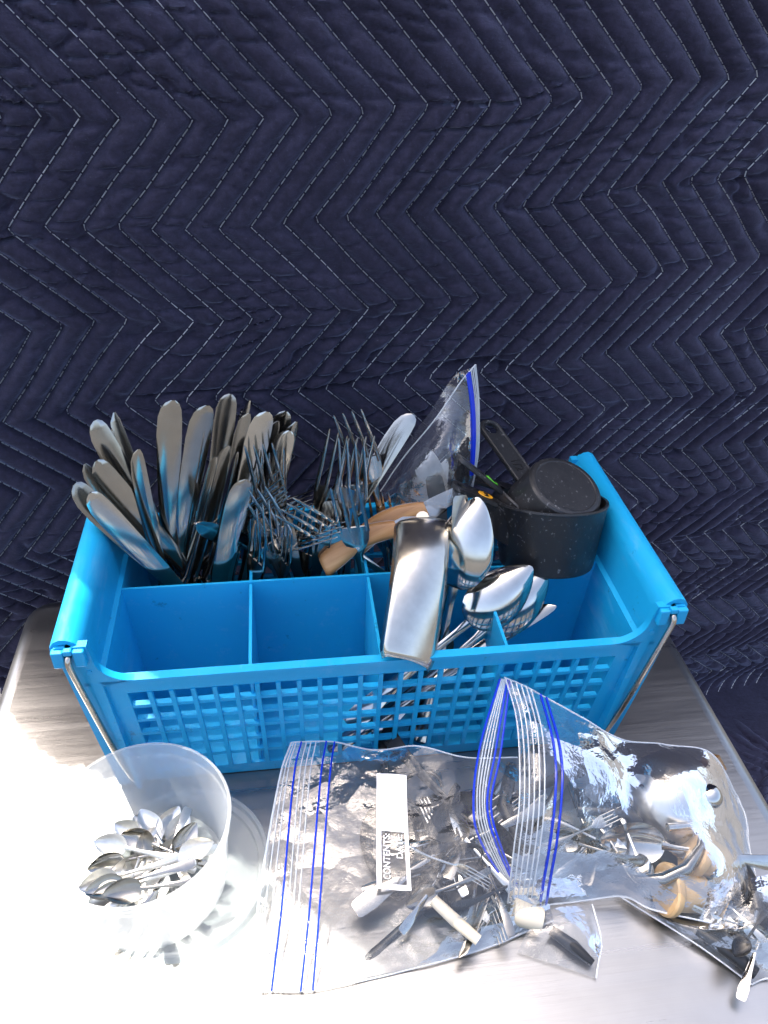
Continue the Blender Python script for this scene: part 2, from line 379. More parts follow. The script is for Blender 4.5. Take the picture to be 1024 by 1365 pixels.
o = bpy.data.objects.new('stitching', me); COL.objects.link(o); o.parent = blanket; o['kind'] = 'stuff'

# ------------------------------------------------------------------ blue basket
basket = thing('cutlery_basket', 'bright blue plastic cutlery basket with lattice sides and eight compartments', 'basket', (0, 0, 0.001))
HR, HE = .157, .208
def wx(z): return .2260 + (.2184-.2260)*0 + .0 - (.157-z)*.055          # inner half length at height z
def wy(z): return .106 - (.157-z)*.085                                    # half depth of outer wall face at height z
TH = .0032
def lattice_wall(sgn):
    """front (-1) or back (+1) wall: top rail, bottom band, side posts rising in a fillet to the end rails, bars between"""
    b = MB()
    def pt(x, z, d): return (x*(1-(.157-z)*.20), sgn*(wy(z)-d), z)
    def slab(x0, x1, z0, z1, d0, d1):
        b.hexa([pt(x0, z0, d1), pt(x1, z0, d1), pt(x1, z0, d0), pt(x0, z0, d0), pt(x0, z1, d1), pt(x1, z1, d1), pt(x1, z1, d0), pt(x0, z1, d0)] if sgn < 0 else
               [pt(x0, z0, d0), pt(x1, z0, d0), pt(x1, z0, d1), pt(x0, z0, d1), pt(x0, z1, d0), pt(x1, z1, d0), pt(x1, z1, d1), pt(x0, z1, d1)])
    GX0, GX1, GZ0, GZ1 = -.208, .208, .014, .136
    slab(-.232, .232, .0, GZ0, 0, TH); slab(-.232, .232, GZ1, HR-.004, 0, TH)
    slab(-.236, .236, HR-.004, HR, -.0035, .0045)       # lipped rim
    slab(-.236, GX0, GZ0, GZ1, 0, TH); slab(GX1, .236, GZ0, GZ1, 0, TH)
    for i in range(1, 24):
        x = GX0+(GX1-GX0)*i/24; slab(x-.0019, x+.0019, GZ0, GZ1, -.0008, TH)
    for i in range(1, 6):
        z = GZ0+(GZ1-GZ0)*i/6; slab(GX0, GX1, z-.0020, z+.0020, .0006, .0056)
    # raised ears with filleted inner edge
    for s in (-1, 1):
        pr = []
        for k in range(9):
            a = math.pi/2*k/8; pr.append((.198+.026*math.sin(a), HR+.026*(1-math.cos(a))))
        pr += [(.2255, HE-.006), (.249, HE-.006), (.2415, .08), (.236, .002), (.226, .002), (.2255, HR-.006)]
        pr = [(s*x, z) for x, z in pr]
        f0 = [(x, sgn*(wy(z)+.0035), z) for x, z in pr]; f1 = [(x, sgn*(wy(z)-TH), z) for x, z in pr]
        n = len(pr); b.add(f0+f1, [tuple(range(n))[::(-1 if s*sgn < 0 else 1)], tuple(range(n, 2*n))[::(1 if s*sgn < 0 else -1)]] + [(i, (i+1) % n, n+(i+1) % n, n+i) for i in range(n)])
    return b
lattice_wall(-1).build('front_lattice', MT['blue'], basket, angle=25)
lattice_wall(1).build('back_lattice', MT['blue'], basket, angle=25)
# floor
b = MB(); b.box(-.222, .222, -.092, .092, .001, .005); b.build('basket_floor', MT['blue'], basket)
# ends: inner wall + rolled rail
for s in (-1, 1):
    b = MB()
    D = .1095
    prof = [(.2150, .004), (.2225, .155), (.2262, .1575), (.2285, .190), (.2300, .1975), (.2335, .2040), (.2385, .2075), (.2440, .2083), (.2490, .2060),
            (.2522, .2010), (.2530, .1950), (.2530, .1830), (.2500, .1830), (.2495, .1960), (.2455, .2030), (.2390, .2035), (.2330, .1960), (.2310, .1560), (.2190, .004)]
    rings = []
    for y in np.concatenate([[-D-.002], np.linspace(-D, D, 13), [D+.002]]):
        k = 0.992 if abs(y) > D else 1
        rings.append([(s*(.235+(x-.235)*k), y*(1-(HE-z)*.35), z) for x, z in prof])
    if s > 0: rings = [r[::-1] for r in rings]
    b.loft(rings); b.build('end_wall', MT['blue'], basket, angle=50)
    # bracket blocks with a slot for the wire at both rail tips
    for sg in (-1, 1):
        k = MB(); y0, y1 = sorted((sg*.1085, sg*.1175))
        for x0, x1, z0, z1 in ((.2270, .2355, .184, .2005), (.2420, .2510, .184, .2005), (.2355, .2420, .1965, .2020)):
            a0, a1 = sorted((s*x0, s*x1)); k.box(a0, a1, y0, y1, z0, z1)
        ob = k.build('rail_bracket', MT['blue'], basket, smooth=False)
        md = ob.modifiers.new('edge', 'BEVEL'); md.width = .0012; md.segments = 2
        rv = MB().tube([(s*.2290, sg*.1065, .171), (s*.2290, sg*.1115, .171)], .0022, 10); rv.build('rivet', MT['blue'], basket)
    # carrying wire: out of the bracket, down the corner, under the end
    path = []
    def leg(sg):
        return [(s*.2390, sg*.1100, .1930), (s*.2392, sg*.1160, .1945), (s*.2394, sg*.1190, .1915), (s*.2390, sg*.1190, .183), (s*.2270, sg*.1080, .06), (s*.2205, sg*.1020, .014)]
    path = leg(-1) + [(s*.2200, -.0960, .0075), (s*.2200, -.05, .0065), (s*.2200, .05, .0065), (s*.2200, .0960, .0075)] + leg(1)[::-1]
    # round the corners
    sm = []
    for i in range(len(path)-1):
        a, c = np.array(path[i]), np.array(path[i+1])
        for t in (0, .25, .5, .75): sm.append(a+(c-a)*t)
    sm.append(np.array(path[-1])); q = sm[:]
    for _ in range(2): q = [q[0]]+[(q[i-1]+2*q[i]+q[i+1])/4 for i in range(1, len(q)-1)]+[q[-1]]
    MB().tube(q, .0024, 10).build('wire_handle', MT['wire'], basket)
# dividers
b = MB(); b.hexa([(-.216, -.0014, .005), (.216, -.0014, .005), (.216, .0014, .005), (-.216, .0014, .005), (-.2235, -.0012, .1555), (.2235, -.0012, .1555), (.2235, .0012, .1555), (-.2235, .0012, .1555)])
b.build('long_divider', MT['blue'], basket)
for x in (-.108, 0.0, .108):
    for sg in (-1, 1):
        b = MB(); a, c = .0016, .1008
        pts = []
        for z, yo in ((.005, .0895), (.1535, .1015)):
            y0, y1 = (a, yo) if sg > 0 else (-yo, -a)
            pts += [(x-.0013, y0, z), (x+.0013, y0, z), (x+.0013, y1, z), (x-.0013, y1, z)]
        b.hexa(pts); b.build('cross_divider', MT['blue'], basket)

# ------------------------------------------------------------------ cutlery prototypes: local Z along the length, flat face towards -Y
def ring(z, x0, x1, t, yo=0., n=10, e=1.0):
    c, h = (x0+x1)/2, (x1-x0)/2
    return [(c+h*math.copysign(abs(math.cos(a))**e, math.cos(a)), yo+t/2*math.copysign(abs(math.sin(a))**e, math.sin(a)), z) for a in [2*math.pi*(j+.5)/n for j in range(n)]]
def interp_rows(rows, m):
    rows = np.array(rows, float); z = np.linspace(rows[0, 0], rows[-1, 0], m); z = np.unique(np.concatenate([z, rows[:, 0]]))
    return [tuple([q]+[float(np.interp(q, rows[:, 0], rows[:, k])) for k in range(1, rows.shape[1])]) for q in z]
KL = .255
def knife_meshes(kind):
    hz = KL-.135
    h = MB(); rows = [(0, -.0035, .0035, .003), (.002, -.006, .006, .0045), (.02, -.0075, .0075, .0062), (.07, -.0060, .0060, .0062), (hz-.02, -.0048, .0052, .0058), (hz-.004, -.0052, .0056, .0060), (hz, -.0060, .0062, .0052)]
    h.loft([ring(z, a, c, t, 0, 12, .8) for z, a, c, t in interp_rows(rows, 16)])
    b = MB()
    if kind == 'wide':  prof = [(0, -.006, .006, .0036), (.006, -.0075, .0062, .0022), (.03, -.0105, .0080, .0019), (.07, -.0125, .0095, .0016), (.105, -.0128, .0105, .0013), (.120, -.0115, .0105, .0012), (.128, -.0085, .0098, .0011), (.1325, -.0045, .0080, .0010), (.1350, .0005, .0045, .0008)]
    elif kind == 'slim': prof = [(0, -.0055, .0055, .0036), (.006, -.0065, .0055, .0022), (.03, -.0085, .0062, .0018), (.08, -.0095, .0070, .0015), (.110, -.0085, .0078, .0012), (.124, -.0060, .0080, .0011), (.1310, -.0020, .0074, .0010), (.1350, .0035, .0058, .0008)]
    elif kind == 'spreader': prof = [(0, -.006, .006, .0034), (.012, -.0055, .0055, .0024), (.03, -.0090, .0065, .0018), (.06, -.0135, .0090, .0015), (.095, -.0150, .0095, .0013), (.118, -.0125, .0085, .0012), (.130, -.0060, .0060, .0010), (.1350, -.0005, .0020, .0008)]
    else:               prof = [(0, -.0055, .0055, .0036), (.006, -.0068, .0058, .0022), (.04, -.0095, .0070, .0018), (.09, -.0100, .0078, .0014), (.115, -.0078, .0080, .0012), (.128, -.0035, .0078, .0011), (.1350, .0030, .0060, .0008)]
    rows = interp_rows(prof, 20); rr = []
    for i, (z, a, c, t) in enumerate(rows): rr.append(ring(hz+z, a*.86, c*.86, t*1.9, .0016*math.sin(z*14), 12))
    b.loft(rr)
    if kind == 'serrated':
        for k in range(26):
            z = hz+.035+k*.0034; xa = .86*float(np.interp(z-hz, [p[0] for p in prof], [p[1] for p in prof]))
            b.add([(xa+.001, -.0006, z), (xa+.001, .0006, z), (xa-.0013, 0, z+.0017), (xa+.001, -.0006, z+.0034), (xa+.001, .0006, z+.0034)], [(0, 2, 3), (1, 4, 2), (0, 1, 2), (3, 2, 4)])
    return h, b
FL = .215
def fork_meshes(t3=False):
    def yo(z): return .0055*math.sin((z-.10)/.115*math.pi*1.15) if z > .10 else -.004*math.sin(z/.10*math.pi)
    h = MB(); rows = [(0, -.0065, .0065, .0022), (.003, -.0090, .0090, .0024), (.02, -.0098, .0098, .0026), (.05, -.0062, .0062, .0030), (.09, -.0034, .0034, .0038), (.125, -.0031, .0031, .0036), (.136, -.0045, .0045, .0028), (.144, -.0085, .0085, .0020)]
    h.loft([ring(z, a, c, t, yo(z), 10) for z, a, c, t in interp_rows(rows, 22)])
    b = MB(); rows = [(.1435, -.0083, .0083, .0020), (.150, -.0115, .0115, .0019), (.158, -.0128, .0128, .0018), (.166, -.0130, .0130, .0018)]
    b.loft([ring(z, a, c, t, yo(z), 10) for z, a, c, t in rows])
    n = 3 if t3 else 4
    for k in range(n):
        c0 = (-.0112+.0224*k/(n-1)); hw = .0019
        rows = [(.160, c0-hw, c0+hw, .0019), (.175, c0-hw*.95, c0+hw*.95, .0019), (.200, c0*.97-hw*.75, c0*.97+hw*.75, .0016), (.212, c0*.96-hw*.5, c0*.96+hw*.5, .0012), (.215, c0*.96-hw*.2, c0*.96+hw*.2, .0007)]
        b.loft([ring(z, a, c, t, yo(z), 8) for z, a, c, t in interp_rows(rows, 9)])
    return h, b
SL = .20
def spoon_meshes():
    def yo(z): return .006*math.sin((z-.09)/.11*math.pi) if z > .09 else -.005*math.sin(z/.09*math.pi)
    h = MB(); rows = [(0, -.0065, .0065, .0020), (.003, -.0088, .0088, .0022), (.018, -.0096, .0096, .0024), (.05, -.0060, .0060, .0030), (.09, -.0034, .0034, .0038), (.120, -.0030, .0030, .0036), (.134, -.0042, .0042, .0026)]
    h.loft([ring(z, a, c, t, yo(z), 10) for z, a, c, t in interp_rows(rows, 22)])
    nu, nv = 15, 19; z0, L, W, D = .131, .069, .0215, .0105
    P = np.zeros((nv, nu, 3))
    for i in range(nv):
        s = i/(nv-1); z = z0+L*(1-math.cos(math.pi*s))/2; q = (z-z0)/L
        hw = W*(max(0, math.sin(math.pi*q**.82))**.62)*(1-.08*q)+.0022*(1-q)
        for j in range(nu):
            t = -1+2*j/(nu-1); d = D*(1-abs(t)**2.2)*max(0, math.sin(math.pi*min(1, q*1.02)))**.7
            P[i, j] = (hw*t, yo(.134)*(1-q)+d-.0006+.003*q, z)
    b = MB(); b.grid(P); P2 = P.copy(); P2[:, :, 1] += .0012; b.grid(P2, flip=True)
    nn = nv*nu
    edge = [i*nu for i in range(nv)] + [(nv-1)*nu+j for j in range(1, nu)] + [i*nu+nu-1 for i in range(nv-2, -1, -1)] + [j for j in range(nu-2, 0, -1)]
    for a, c in zip(edge, edge[1:]+edge[:1]): b.f.append((a, c, c+nn, a+nn))
    return h, b
PROTO = {}
def proto(kind, mat='steel'):
    key = (kind, mat)
    if key not in PROTO:
        if kind in ('wide', 'slim', 'serrated', 'spreader'): h, b = knife_meshes(kind); names = ('handle', 'blade')
        elif kind.startswith('fork'): h, b = fork_meshes(kind == 'fork_three'); names = ('handle', 'tines')
        else: h, b = spoon_meshes(); names = ('handle', 'bowl')
        PROTO[key] = [(n, q.mesh(n, MT[mat], True, 50)) for n, q in zip(names, (h, b))]
    return PROTO[key]
LEN = {'wide': KL, 'slim': KL, 'serrated': KL, 'spreader': KL, 'fork': FL, 'fork_three': FL, 'spoon': SL}
def put(kind, tip, low, roll, label, group=None, scale=1., mat='steel', cat=None, tipdown=False):
    """tip and low: world points on the axis; the piece runs from tip through low"""
    name = {'wide': 'table_knife', 'slim': 'table_knife', 'serrated': 'table_knife', 'spreader': 'butter_knife'}.get(kind, 'fork' if kind.startswith('fork') else 'spoon')
    tip, low = np.asarray(tip), np.asarray(low); z = unit(tip-low)
    if tipdown: z = -z
    c = CAM-tip; c = unit(c-np.dot(c, z)*z); x0 = np.cross(-c, z); a = R(roll)
    y = -c*math.cos(a) + x0*math.sin(a); x = np.cross(y, z)
    L = LEN[kind]*scale; loc = tip - z*L if not tipdown else tip.copy()
    root = thing(name, label, cat or name.split('_')[-1], loc, group)
    mt = Matrix(((x[0], y[0], z[0]), (x[1], y[1], z[1]), (x[2], y[2], z[2])))
    root.rotation_euler = mt.to_euler(); root.scale = (scale,)*3
    for n, me in proto(kind, mat):
        o = bpy.data.objects.new(n, me); COL.objects.link(o); o.parent = root
    return root
def inbox(kind, t, ty, l, ly, roll, label, group=None, scale=1., mat='steel', tipdown=False):
    tip = PY(*t, ty); lo, hi = (.006, .090) if ty > .004 or l[1] < 740 else (-.088, -.006); best = None
    for sc in (1., .93, .86, .8):
        for d in sorted(np.arange(-.09, .091, .003), key=abs):
            low = PY(*l, ly+d); z = unit(tip-low); bs = tip - z*LEN[kind]*scale*sc
            bad = max(0, lo-bs[1]) + max(0, bs[1]-hi) + max(0, abs(bs[0])-.208) + max(0, .008-bs[2]) + max(0, bs[2]-.10)
            cost = bad*100 + abs(d) + (1-sc)*.12
            if best is None or cost < best[0]: best = (cost, low, sc, bad)
    if best[3] > .003: print('POKES', label, round(best[3], 3))
    return put(kind, tip, best[1], roll, label, group, scale*best[2], mat, tipdown=tipdown)
GK = 'table knives standing blade up in the basket'
KNIVES = [  # kind, tip px, y, low px, y, roll, scale, mat, label
 ('wide', (227,534), .062, (227,712), .048, 8, 1.12, 'steel', 'broad straight table knife with a brownish tint, standing upright left of its twin'),
 ('wide', (273,541), .060, (247,706), .048, -12, 1.12, 'steel', 'broad speckled table knife leaning right, just right of the upright one'),
 ('wide', (304,525), .088, (291,640), .075, 20, 1.05, 'steel_dull', 'dark table knife whose rounded tip stands tallest behind the speckled broad knife'),
 ('serrated', (329,531), .084, (306,640), .07, 62, 1.0, 'steel', 'narrow knife seen almost edge on, between the tall dark knife and the knife bunch'),
 ('wide', (124,562), .070, (209,705), .05, 10, 1.05, 'steel', 'table knife leaning left and mirroring the blue basket, above the left rail'),
 ('serrated', (148,552), .088, (205,690), .07, -20, 1.0, 'steel', 'knife with a fine toothed edge, behind the knife that mirrors the blue basket'),
 ('slim', (178,600), .045, (205,716), .038, 18, 1.05, 'steel', 'short looking pale table knife between the left leaning knives and the upright one'),
 ('slim', (108,622), .060, (190,720), .05, 10, 1.0, 'steel_dull', 'knife mostly hidden, only its rounded tip showing above the left rail at the far left'),
 ('wide', (126,617), .040, (232,738), .04, 5, 1.08, 'steel', 'leaning table knife over the left rail, third from the front of its fan'),
 ('wide', (98,648), .022, (230,772), .028, -8, 1.08, 'steel_dull', 'dark scratched table knife leaning far left, just behind the frontmost pale knife'),
 ('wide', (118,660), .012, (236,780), .018, 12, 1.10, 'steel_bright', 'pale frontmost table knife leaning left over the empty front compartment'),
 ('slim', (300,592), .050, (262,756), .035, 40, 1.05, 'steel_dull', 'dark table knife turned half edge on, leaning right beside the speckled broad knife'),
 ('slim', (284,606), .038, (249,770), .030, 58, 1.05, 'steel', 'thin bright edged knife turned sideways just left of the half turned dark knife'),
 ('wide', (325,640), .020, (293,775), .016, -6, 1.0, 'steel', 'tan reflecting wide knife low in front of the knife bunch, left of the fork tangle'),
 ('wide', (353,549), .050, (322,690), .040, -5, 1.08, 'steel_bright', 'bright broad knife at the middle of the tight bunch, right of the dark knives'),
 ('slim', (326,549), .062, (300,700), .05, 30, 1.05, 'steel_dull', 'round ended knife at the left edge of the tight bunch'),
 ('slim', (341,556), .066, (308,700), .05, 25, 1.05, 'steel_dull', 'second knife from the left in the tight bunch, half hidden by the bright broad one'),
 ('wide', (378,548), .084, (352,690), .07, 12, 1.02, 'steel', 'rearmost tall knife of the tight bunch, its tip behind the two toothed ones'),
 ('serrated', (390,562), .074, (362,690), .06, -14, 1.04, 'steel', 'toothed knife at the right edge of the tight bunch'),
 ('wide', (383,574), .062, (350,700), .05, 6, 1.0, 'steel_bright', 'pale knife with light falling across it, right of the bright broad one'),
 ('slim', (365,560), .074, (338,700), .06, 22, 1.0, 'steel_dull', 'narrow dark knife peeping between the bright broad knife and the rear tall one'),
 ('slim', (313,600), .044, (277,770), .03, 66, 1.03, 'steel', 'knife standing edge on between the tan wide knife and the half turned dark one'),
 ('slim', (340,590), .052, (300,760), .035, 55, 1.03, 'steel_dull', 'dark knife edge on under the bright broad knife of the bunch'),
 ('wide', (548,551), .075, (488,650), .06, 14, 1.06, 'steel', 'single table knife leaning right, between the tall forks and the standing zip bag'),
]
for kind, t, ty, l, ly, roll, sc, mt, lab in KNIVES: inbox(kind, t, ty, l, ly, roll, lab, GK, sc, mt)
put('spreader', PY(262,700,.006), PY(330,722,.040), 30, 'butter knife lying across with its blue mirrored blade pointing left', None, .95, 'steel')
GF = 'table forks tangled in the basket'
FORKS = [
 ('fork', (463,547), .055, (494,640), .055, 10, 1.15, 'steel_bright', 'tallest fork, tines up, leaning left in front of the single knife'),
 ('fork', (459,577), .060, (434,668), .05, 14, 1.22, 'steel', 'wide dark fork with spread tines at the left of the tall forks'),
 ('fork', (481,580), .040, (470,668), .036, -25, 1.12, 'steel_bright', 'upright fork with closely seen tines, right of the wide dark fork'),
 ('fork', (470,586), .030, (466,690), .028, 24, 1.12, 'steel_bright', 'upright fork in the middle of the fork group, its tines crossing its neighbour'),
 ('fork', (459,645), .012, (474,722), .014, 6, 1.12, 'steel_bright', 'low fork facing front, right above the wooden knife handles'),
 ('fork', (345,590), .040, (366,690), .035, 12, 1.1, 'steel', 'dark fork with tines up against the pale knife at the left of the tangle'),
 ('fork', (381,641), .030, (338,668), .028, 20, 1.05, 'steel_bright', 'fork lying sideways, tines pointing right, top of the tangle'),
 ('fork', (384,655), .024, (342,690), .024, -16, 1.05, 'steel_bright', 'second sideways fork, tines pointing right, under the top one of the tangle'),
 ('fork', (338,650), .022, (372,720), .020, 22, 1.05, 'steel_bright', 'fork in the tangle with tines pointing up and left'),
 ('fork', (347,700), .006, (331,768), .012, 40, 1.1, 'steel_bright', 'frontmost shiny fork of the tangle, curving over the divider'),
 ('fork', (378,673), .018, (425,705), .02, 20, 1.05, 'steel_bright', 'fork lying flat with tines pointing left, right of the tangle'),
 ('fork', (385,700), .010, (372,748), .014, 50, 1.0, 'steel', 'small dark fork with curled tines beside the front fork'),
 ('fork', (458,708), .008, (400,716), .012, 55, 1.05, 'steel_bright', 'fork lying edge on with tines pointing right toward the low fork'),
 ('fork', (362,600), .050, (372,690), .045, -30, 1.08, 'steel_bright', 'fork turned aside standing right of the dark fork of the tangle'),
 ('fork', (418,664), .060, (380,672), .055, 45, 1.0, 'steel', 'fork at the back of the tangle with only curled tine ends showing'),
 ('fork', (402,668), .040, (388,720), .036, -20, 1.0, 'steel', 'fork with tines up between the tangle and the tall forks, rear of the gap'),
 ('fork_three', (418,690), .028, (405,735), .026, 15, .95, 'steel_bright', 'three tined fork low in the gap right of the tangle'),
 ('fork', (352,668), .016, (366,735), .014, -35, 1.0, 'steel_bright', 'fork upright in the tangle just behind the frontmost curving fork'),
 ('fork', (436,684), .034, (424,730), .03, 35, .95, 'steel_bright', 'fork half turned beside the low fork, left of it'),
 ('fork', (505,655), .060, (512,720), .05, 10, 1.05, 'steel_bright', 'bright fork low between the tall forks and the standing zip bag'),
]
for kind, t, ty, l, ly, roll, sc, mt, lab in FORKS: inbox(kind, t, ty, l, ly, roll, lab, GF, sc, mt)
GH = 'handles sunk among the forks'
for i, (t, ty, l, ly, roll, lab) in enumerate([
    ((352,692), .03, (335,748), .012, 10, 'upturned spoon handle, rounded end low behind the divider left of the tangle'),
    ((376,690), .03, (392,742), .016, -15, 'spoon handle end tinted brown, low behind the divider in the tangle'),
    ((430,706), .030, (424,738), .020, 20, 'spoon handle end next to the wooden knife handles'),
    ((441,668), .05, (446,700), .045, -10, 'flat spoon handle behind the low fork'),]):
    inbox('spoon', t, ty, l, ly, roll, lab, GH, 1.05, 'steel_dull', tipdown=True)
GS = 'large spoons in the right front compartment'
inbox('spoon', (641,662), .000, (607,790), -.034, 200, 'large spoon standing bowl up beside the flat steel scoop, back of bowl lit', GS, 1.25, 'steel_bright')
inbox('spoon', (709,755), -.028, (627,826), -.056, 170, 'front spoon of the leaning pair, bowl up under the black cup', GS, 1.12, 'steel_bright')
inbox('spoon', (729,763), -.022, (647,838), -.052, 176, 'rear spoon of the leaning pair, bowl brightly lit', GS, 1.12, 'steel_bright')
inbox('slim', (738,803), -.040, (640,868), -.070, 8, 'short blunt knife leaning right below the pair of spoons', None, 1.0, 'steel')
inbox('spoon', (614,660), .002, (594,800), -.03, 40, 'ridged spoon handle end between flat scoop and large spoon', None, 1.0, 'steel_dull', tipdown=True)

# ------------------------------------------------------------------ steel scoop resting on the front rim
a_, b_, c_, d_ = PY(530,682,.002), PY(603,680,.004), PY(580,891,-.116), PY(508,869,-.114)
root = thing('serving_scoop', 'wide flat polished steel scoop resting on the front rim in the middle', 'scoop', (a_+b_)/2)
nu, nv = 17, 33; P = np.zeros((nv, nu, 3)); up = unit(np.cross(b_-a_, d_-a_)); up = up if up[2] > 0 else -up
for i in range(nv):
    s = i/(nv-1)
    for j in range(nu):
        t = j/(nu-1); tt = 2*t-1
        cut = .07*max(0, 1-s/.10)**2 + .05*max(0, 1-(1-s)/.07)**2
        t2 = .5+(t-.5)*(1-2*cut*1.6)
        p = (a_*(1-t2)+b_*t2)*(1-s) + (d_*(1-t2)+c_*t2)*s
        P[i, j] = p + up*(.020*math.sin(math.pi*s) - .0075*tt*tt - .010*max(0, abs(tt)-.9)*10*.55 - .012*max(0, .07-s)/.07)
MB().grid(P-np.array(root.location)).build('scoop_plate', MT['scoop'], root, angle=60, solid=.0014)
h0 = (a_+b_)/2 - up*.012 - np.array(root.location)
MB().tube([h0, h0+np.array([.006, .012, -.02]), h0+np.array([.012, .03, -.07]), h0+np.array([.016, .04, -.15])], [.006, .006, .007, .008], 10).build('handle', MT['steel_dull'], root)

# ------------------------------------------------------------------ wooden handled knives
for (e, ey, f, fy, wd, lab) in (((431,757), .018, (533,708), .030, .0122, 'front wooden handled steak knife leaning across the divider, butt at left'),
                            ((472,731), .036, (548,694), .040, .0118, 'rear wooden handled steak knife, mostly behind the front wooden handle')):
    A, B = PY(*e, ey), PY(*f, fy); z = unit(B-A); c = unit(CAM-A); y = -unit(c-np.dot(c, z)*z); x = np.cross(y, z)
    root = thing('steak_knife', lab, 'knife', A, 'wooden handled steak knives')
    root.rotation_euler = Matrix(((x[0], y[0], z[0]), (x[1], y[1], z[1]), (x[2], y[2], z[2]))).to_euler()
    L = .080
    def bow(z): return -.010*math.sin(math.pi*min(1, z/L)*.9)
    rows = [(0, -.010, .010, .010), (.003, -.0125, .0125, .0155), (.02, -.0135, .0135, .018), (.04, -.0120, .0120, .017), (.065, -.0105, .0105, .015), (L, -.0095, .0095, .013)]
    for nm, y0, y1 in (('grip_scale', -.0012, None), ('grip_scale', None, .0012)):
        b = MB(); rr = []
        for z_, x0, x1, t in interp_rows(rows, 14):
            pts = ring(z_, x0*wd/.0135+bow(z_), x1*wd/.0135+bow(z_), t, 0, 14, .7)
            pts = [(p[0], min(p[1], -.0012) if y1 is None else max(p[1], .0012), p[2]) for p in pts]; rr.append(pts)
        b.loft(rr); b.build(nm, MT['wood'], root, angle=50)
    b = MB(); b.loft([ring(z_, x0*wd/.0135+bow(z_)-.0006, x1*wd/.0135+bow(z_)+.0006, .0022, 0, 8, .5) for z_, x0, x1, t in interp_rows(rows, 14)]); b.build('tang', MT['steel_dull'], root)
    b = MB(); b.loft([ring(L+q, a+bow(L), c+bow(L), t, 0, 8) for q, a, c, t in ((-.002, -.0085, .0085, .0022), (.01, -.0088, .0080, .0018), (.035, -.0080, .0070, .0014), (.046, -.003, .0060, .001), (.05, .002, .0045, .0006))])
    b.build('blade', MT['steel'], root)

# ------------------------------------------------------------------ black measuring cups
def frame(axis, hint):
    z = unit(axis); x = unit(np.asarray(hint)-np.dot(hint, z)*z); y = np.cross(z, x)
    return Matrix(((x[0], y[0], z[0], 0), (x[1], y[1], z[1], 0), (x[2], y[2], z[2], 0), (0, 0, 0, 1)))
def text_mesh(body, size, mat_name, name, Mx, parent, depth=.0003):
    cu = bpy.data.curves.new(name, 'FONT'); cu.body = body; cu.size = size; cu.extrude = depth; cu.align_x = 'CENTER'; cu.align_y = 'CENTER'
    ob = bpy.data.objects.new(name, cu); COL.objects.link(ob); me = bpy.data.meshes.new_from_object(ob.evaluated_get(bpy.context.evaluated_depsgraph_get()))
    bpy.data.objects.remove(ob); me.materials.clear(); me.materials.append(MT[mat_name]); o2 = bpy.data.objects.new(name, me); COL.objects.link(o2); o2.parent = parent; o2.matrix_local = Mx
    return o2
def meas_cup(base, axis, handle_dir, r0, r1, h, label, hl=.10, hw=.0105, mark=None, mark_mat='black', dot=None, hole=True):
    """axis runs from the base to the open rim; the handle leaves the rim"""
    base = np.asarray(base); root = thing('measuring_cup', label, 'measuring cup', base, 'black nested measuring cups')
    Mf = frame(axis, handle_dir); root.rotation_euler = Mf.to_euler()
    t = .0020; fl = .0045
    prof = [(0.0001, .0003), (r0-fl-.0022, .0003), (r0-fl-.0016, 0), (r0-fl, 0), (r0-fl*.45, fl*.15), (r0-fl*.1, fl*.5), (r0+.0004, fl), (r1-.0005, h-.004), (r1+.0006, h-.002), (r1+.0004, h), (r1-t, h), (r0-t, fl+.001), (r0-fl, t+.0005), (0.0001, t+.0005)]
    MB().lathe(prof, 64).build('cup_bowl', MT['black'], root, angle=24)
    b = MB(); n = 26; cx = r1+hl-hw; x0 = r1-.001
    out_ = [(x0, -hw*.95), ] + [(cx+hw*math.sin(a), -hw*math.cos(a)) for a in np.linspace(0, math.pi, 13)] + [(x0, hw*.95)]
    hr = hw*.55; ncirc = 24
    def lvl(z, k=1.0):
        return [(x, y*k, z) for x, y in out_]
    # plate with a hole: bridge the outline and the hole
    top, bot = h, h-.0032
    ho = [(cx+hr*math.cos(a), hr*math.sin(a)) for a in np.linspace(0, 2*math.pi, ncirc, endpoint=False)]
    from mathutils.geometry import tessellate_polygon
    loops = [[Vector((x, y, 0)) for x, y in out_]] + ([[Vector((x, y, 0)) for x, y in ho[::-1]]] if hole else [])
    tris = tessellate_polygon(loops); flat = [tuple(p) for l in loops for p in l]; m = len(flat)
    b.add([(x, y, top) for x, y, _ in flat]+[(x, y, bot) for x, y, _ in flat], [tuple(q) for q in tris]+[tuple(i+m for i in q[::-1]) for q in tris])
    k = len(out_)
    for i in range(k): j = (i+1) % k; b.f.append((i, j, j+m, i+m))
    if hole:
        for i in range(ncirc): j = (i+1) % ncirc; b.f.append((k+i, k+j, k+j+m, k+i+m))
    b.build('handle', MT['black'], root, angle=35)
    # stiffening rib under the handle edge
    b = MB().tube([(x0, -hw*.8, bot)]+[(cx+hw*.8*math.sin(a), -hw*.8*math.cos(a), bot) for a in np.linspace(0, math.pi, 9)]+[(x0, hw*.8, bot)], .0014, 8); b.build('handle_rib', MT['black'], root)
    return root, h, r1, hl, hw
cup_axis = unit([.03, .36, .93])
bc = PY(727, 752, .006)
r_, *_ = meas_cup(bc, cup_axis, [-.4, .8, 0], .0445, .0535, .066, 'largest black measuring cup, standing upright and holding the smaller ones', hl=.06)
rimc = bc + cup_axis*.066
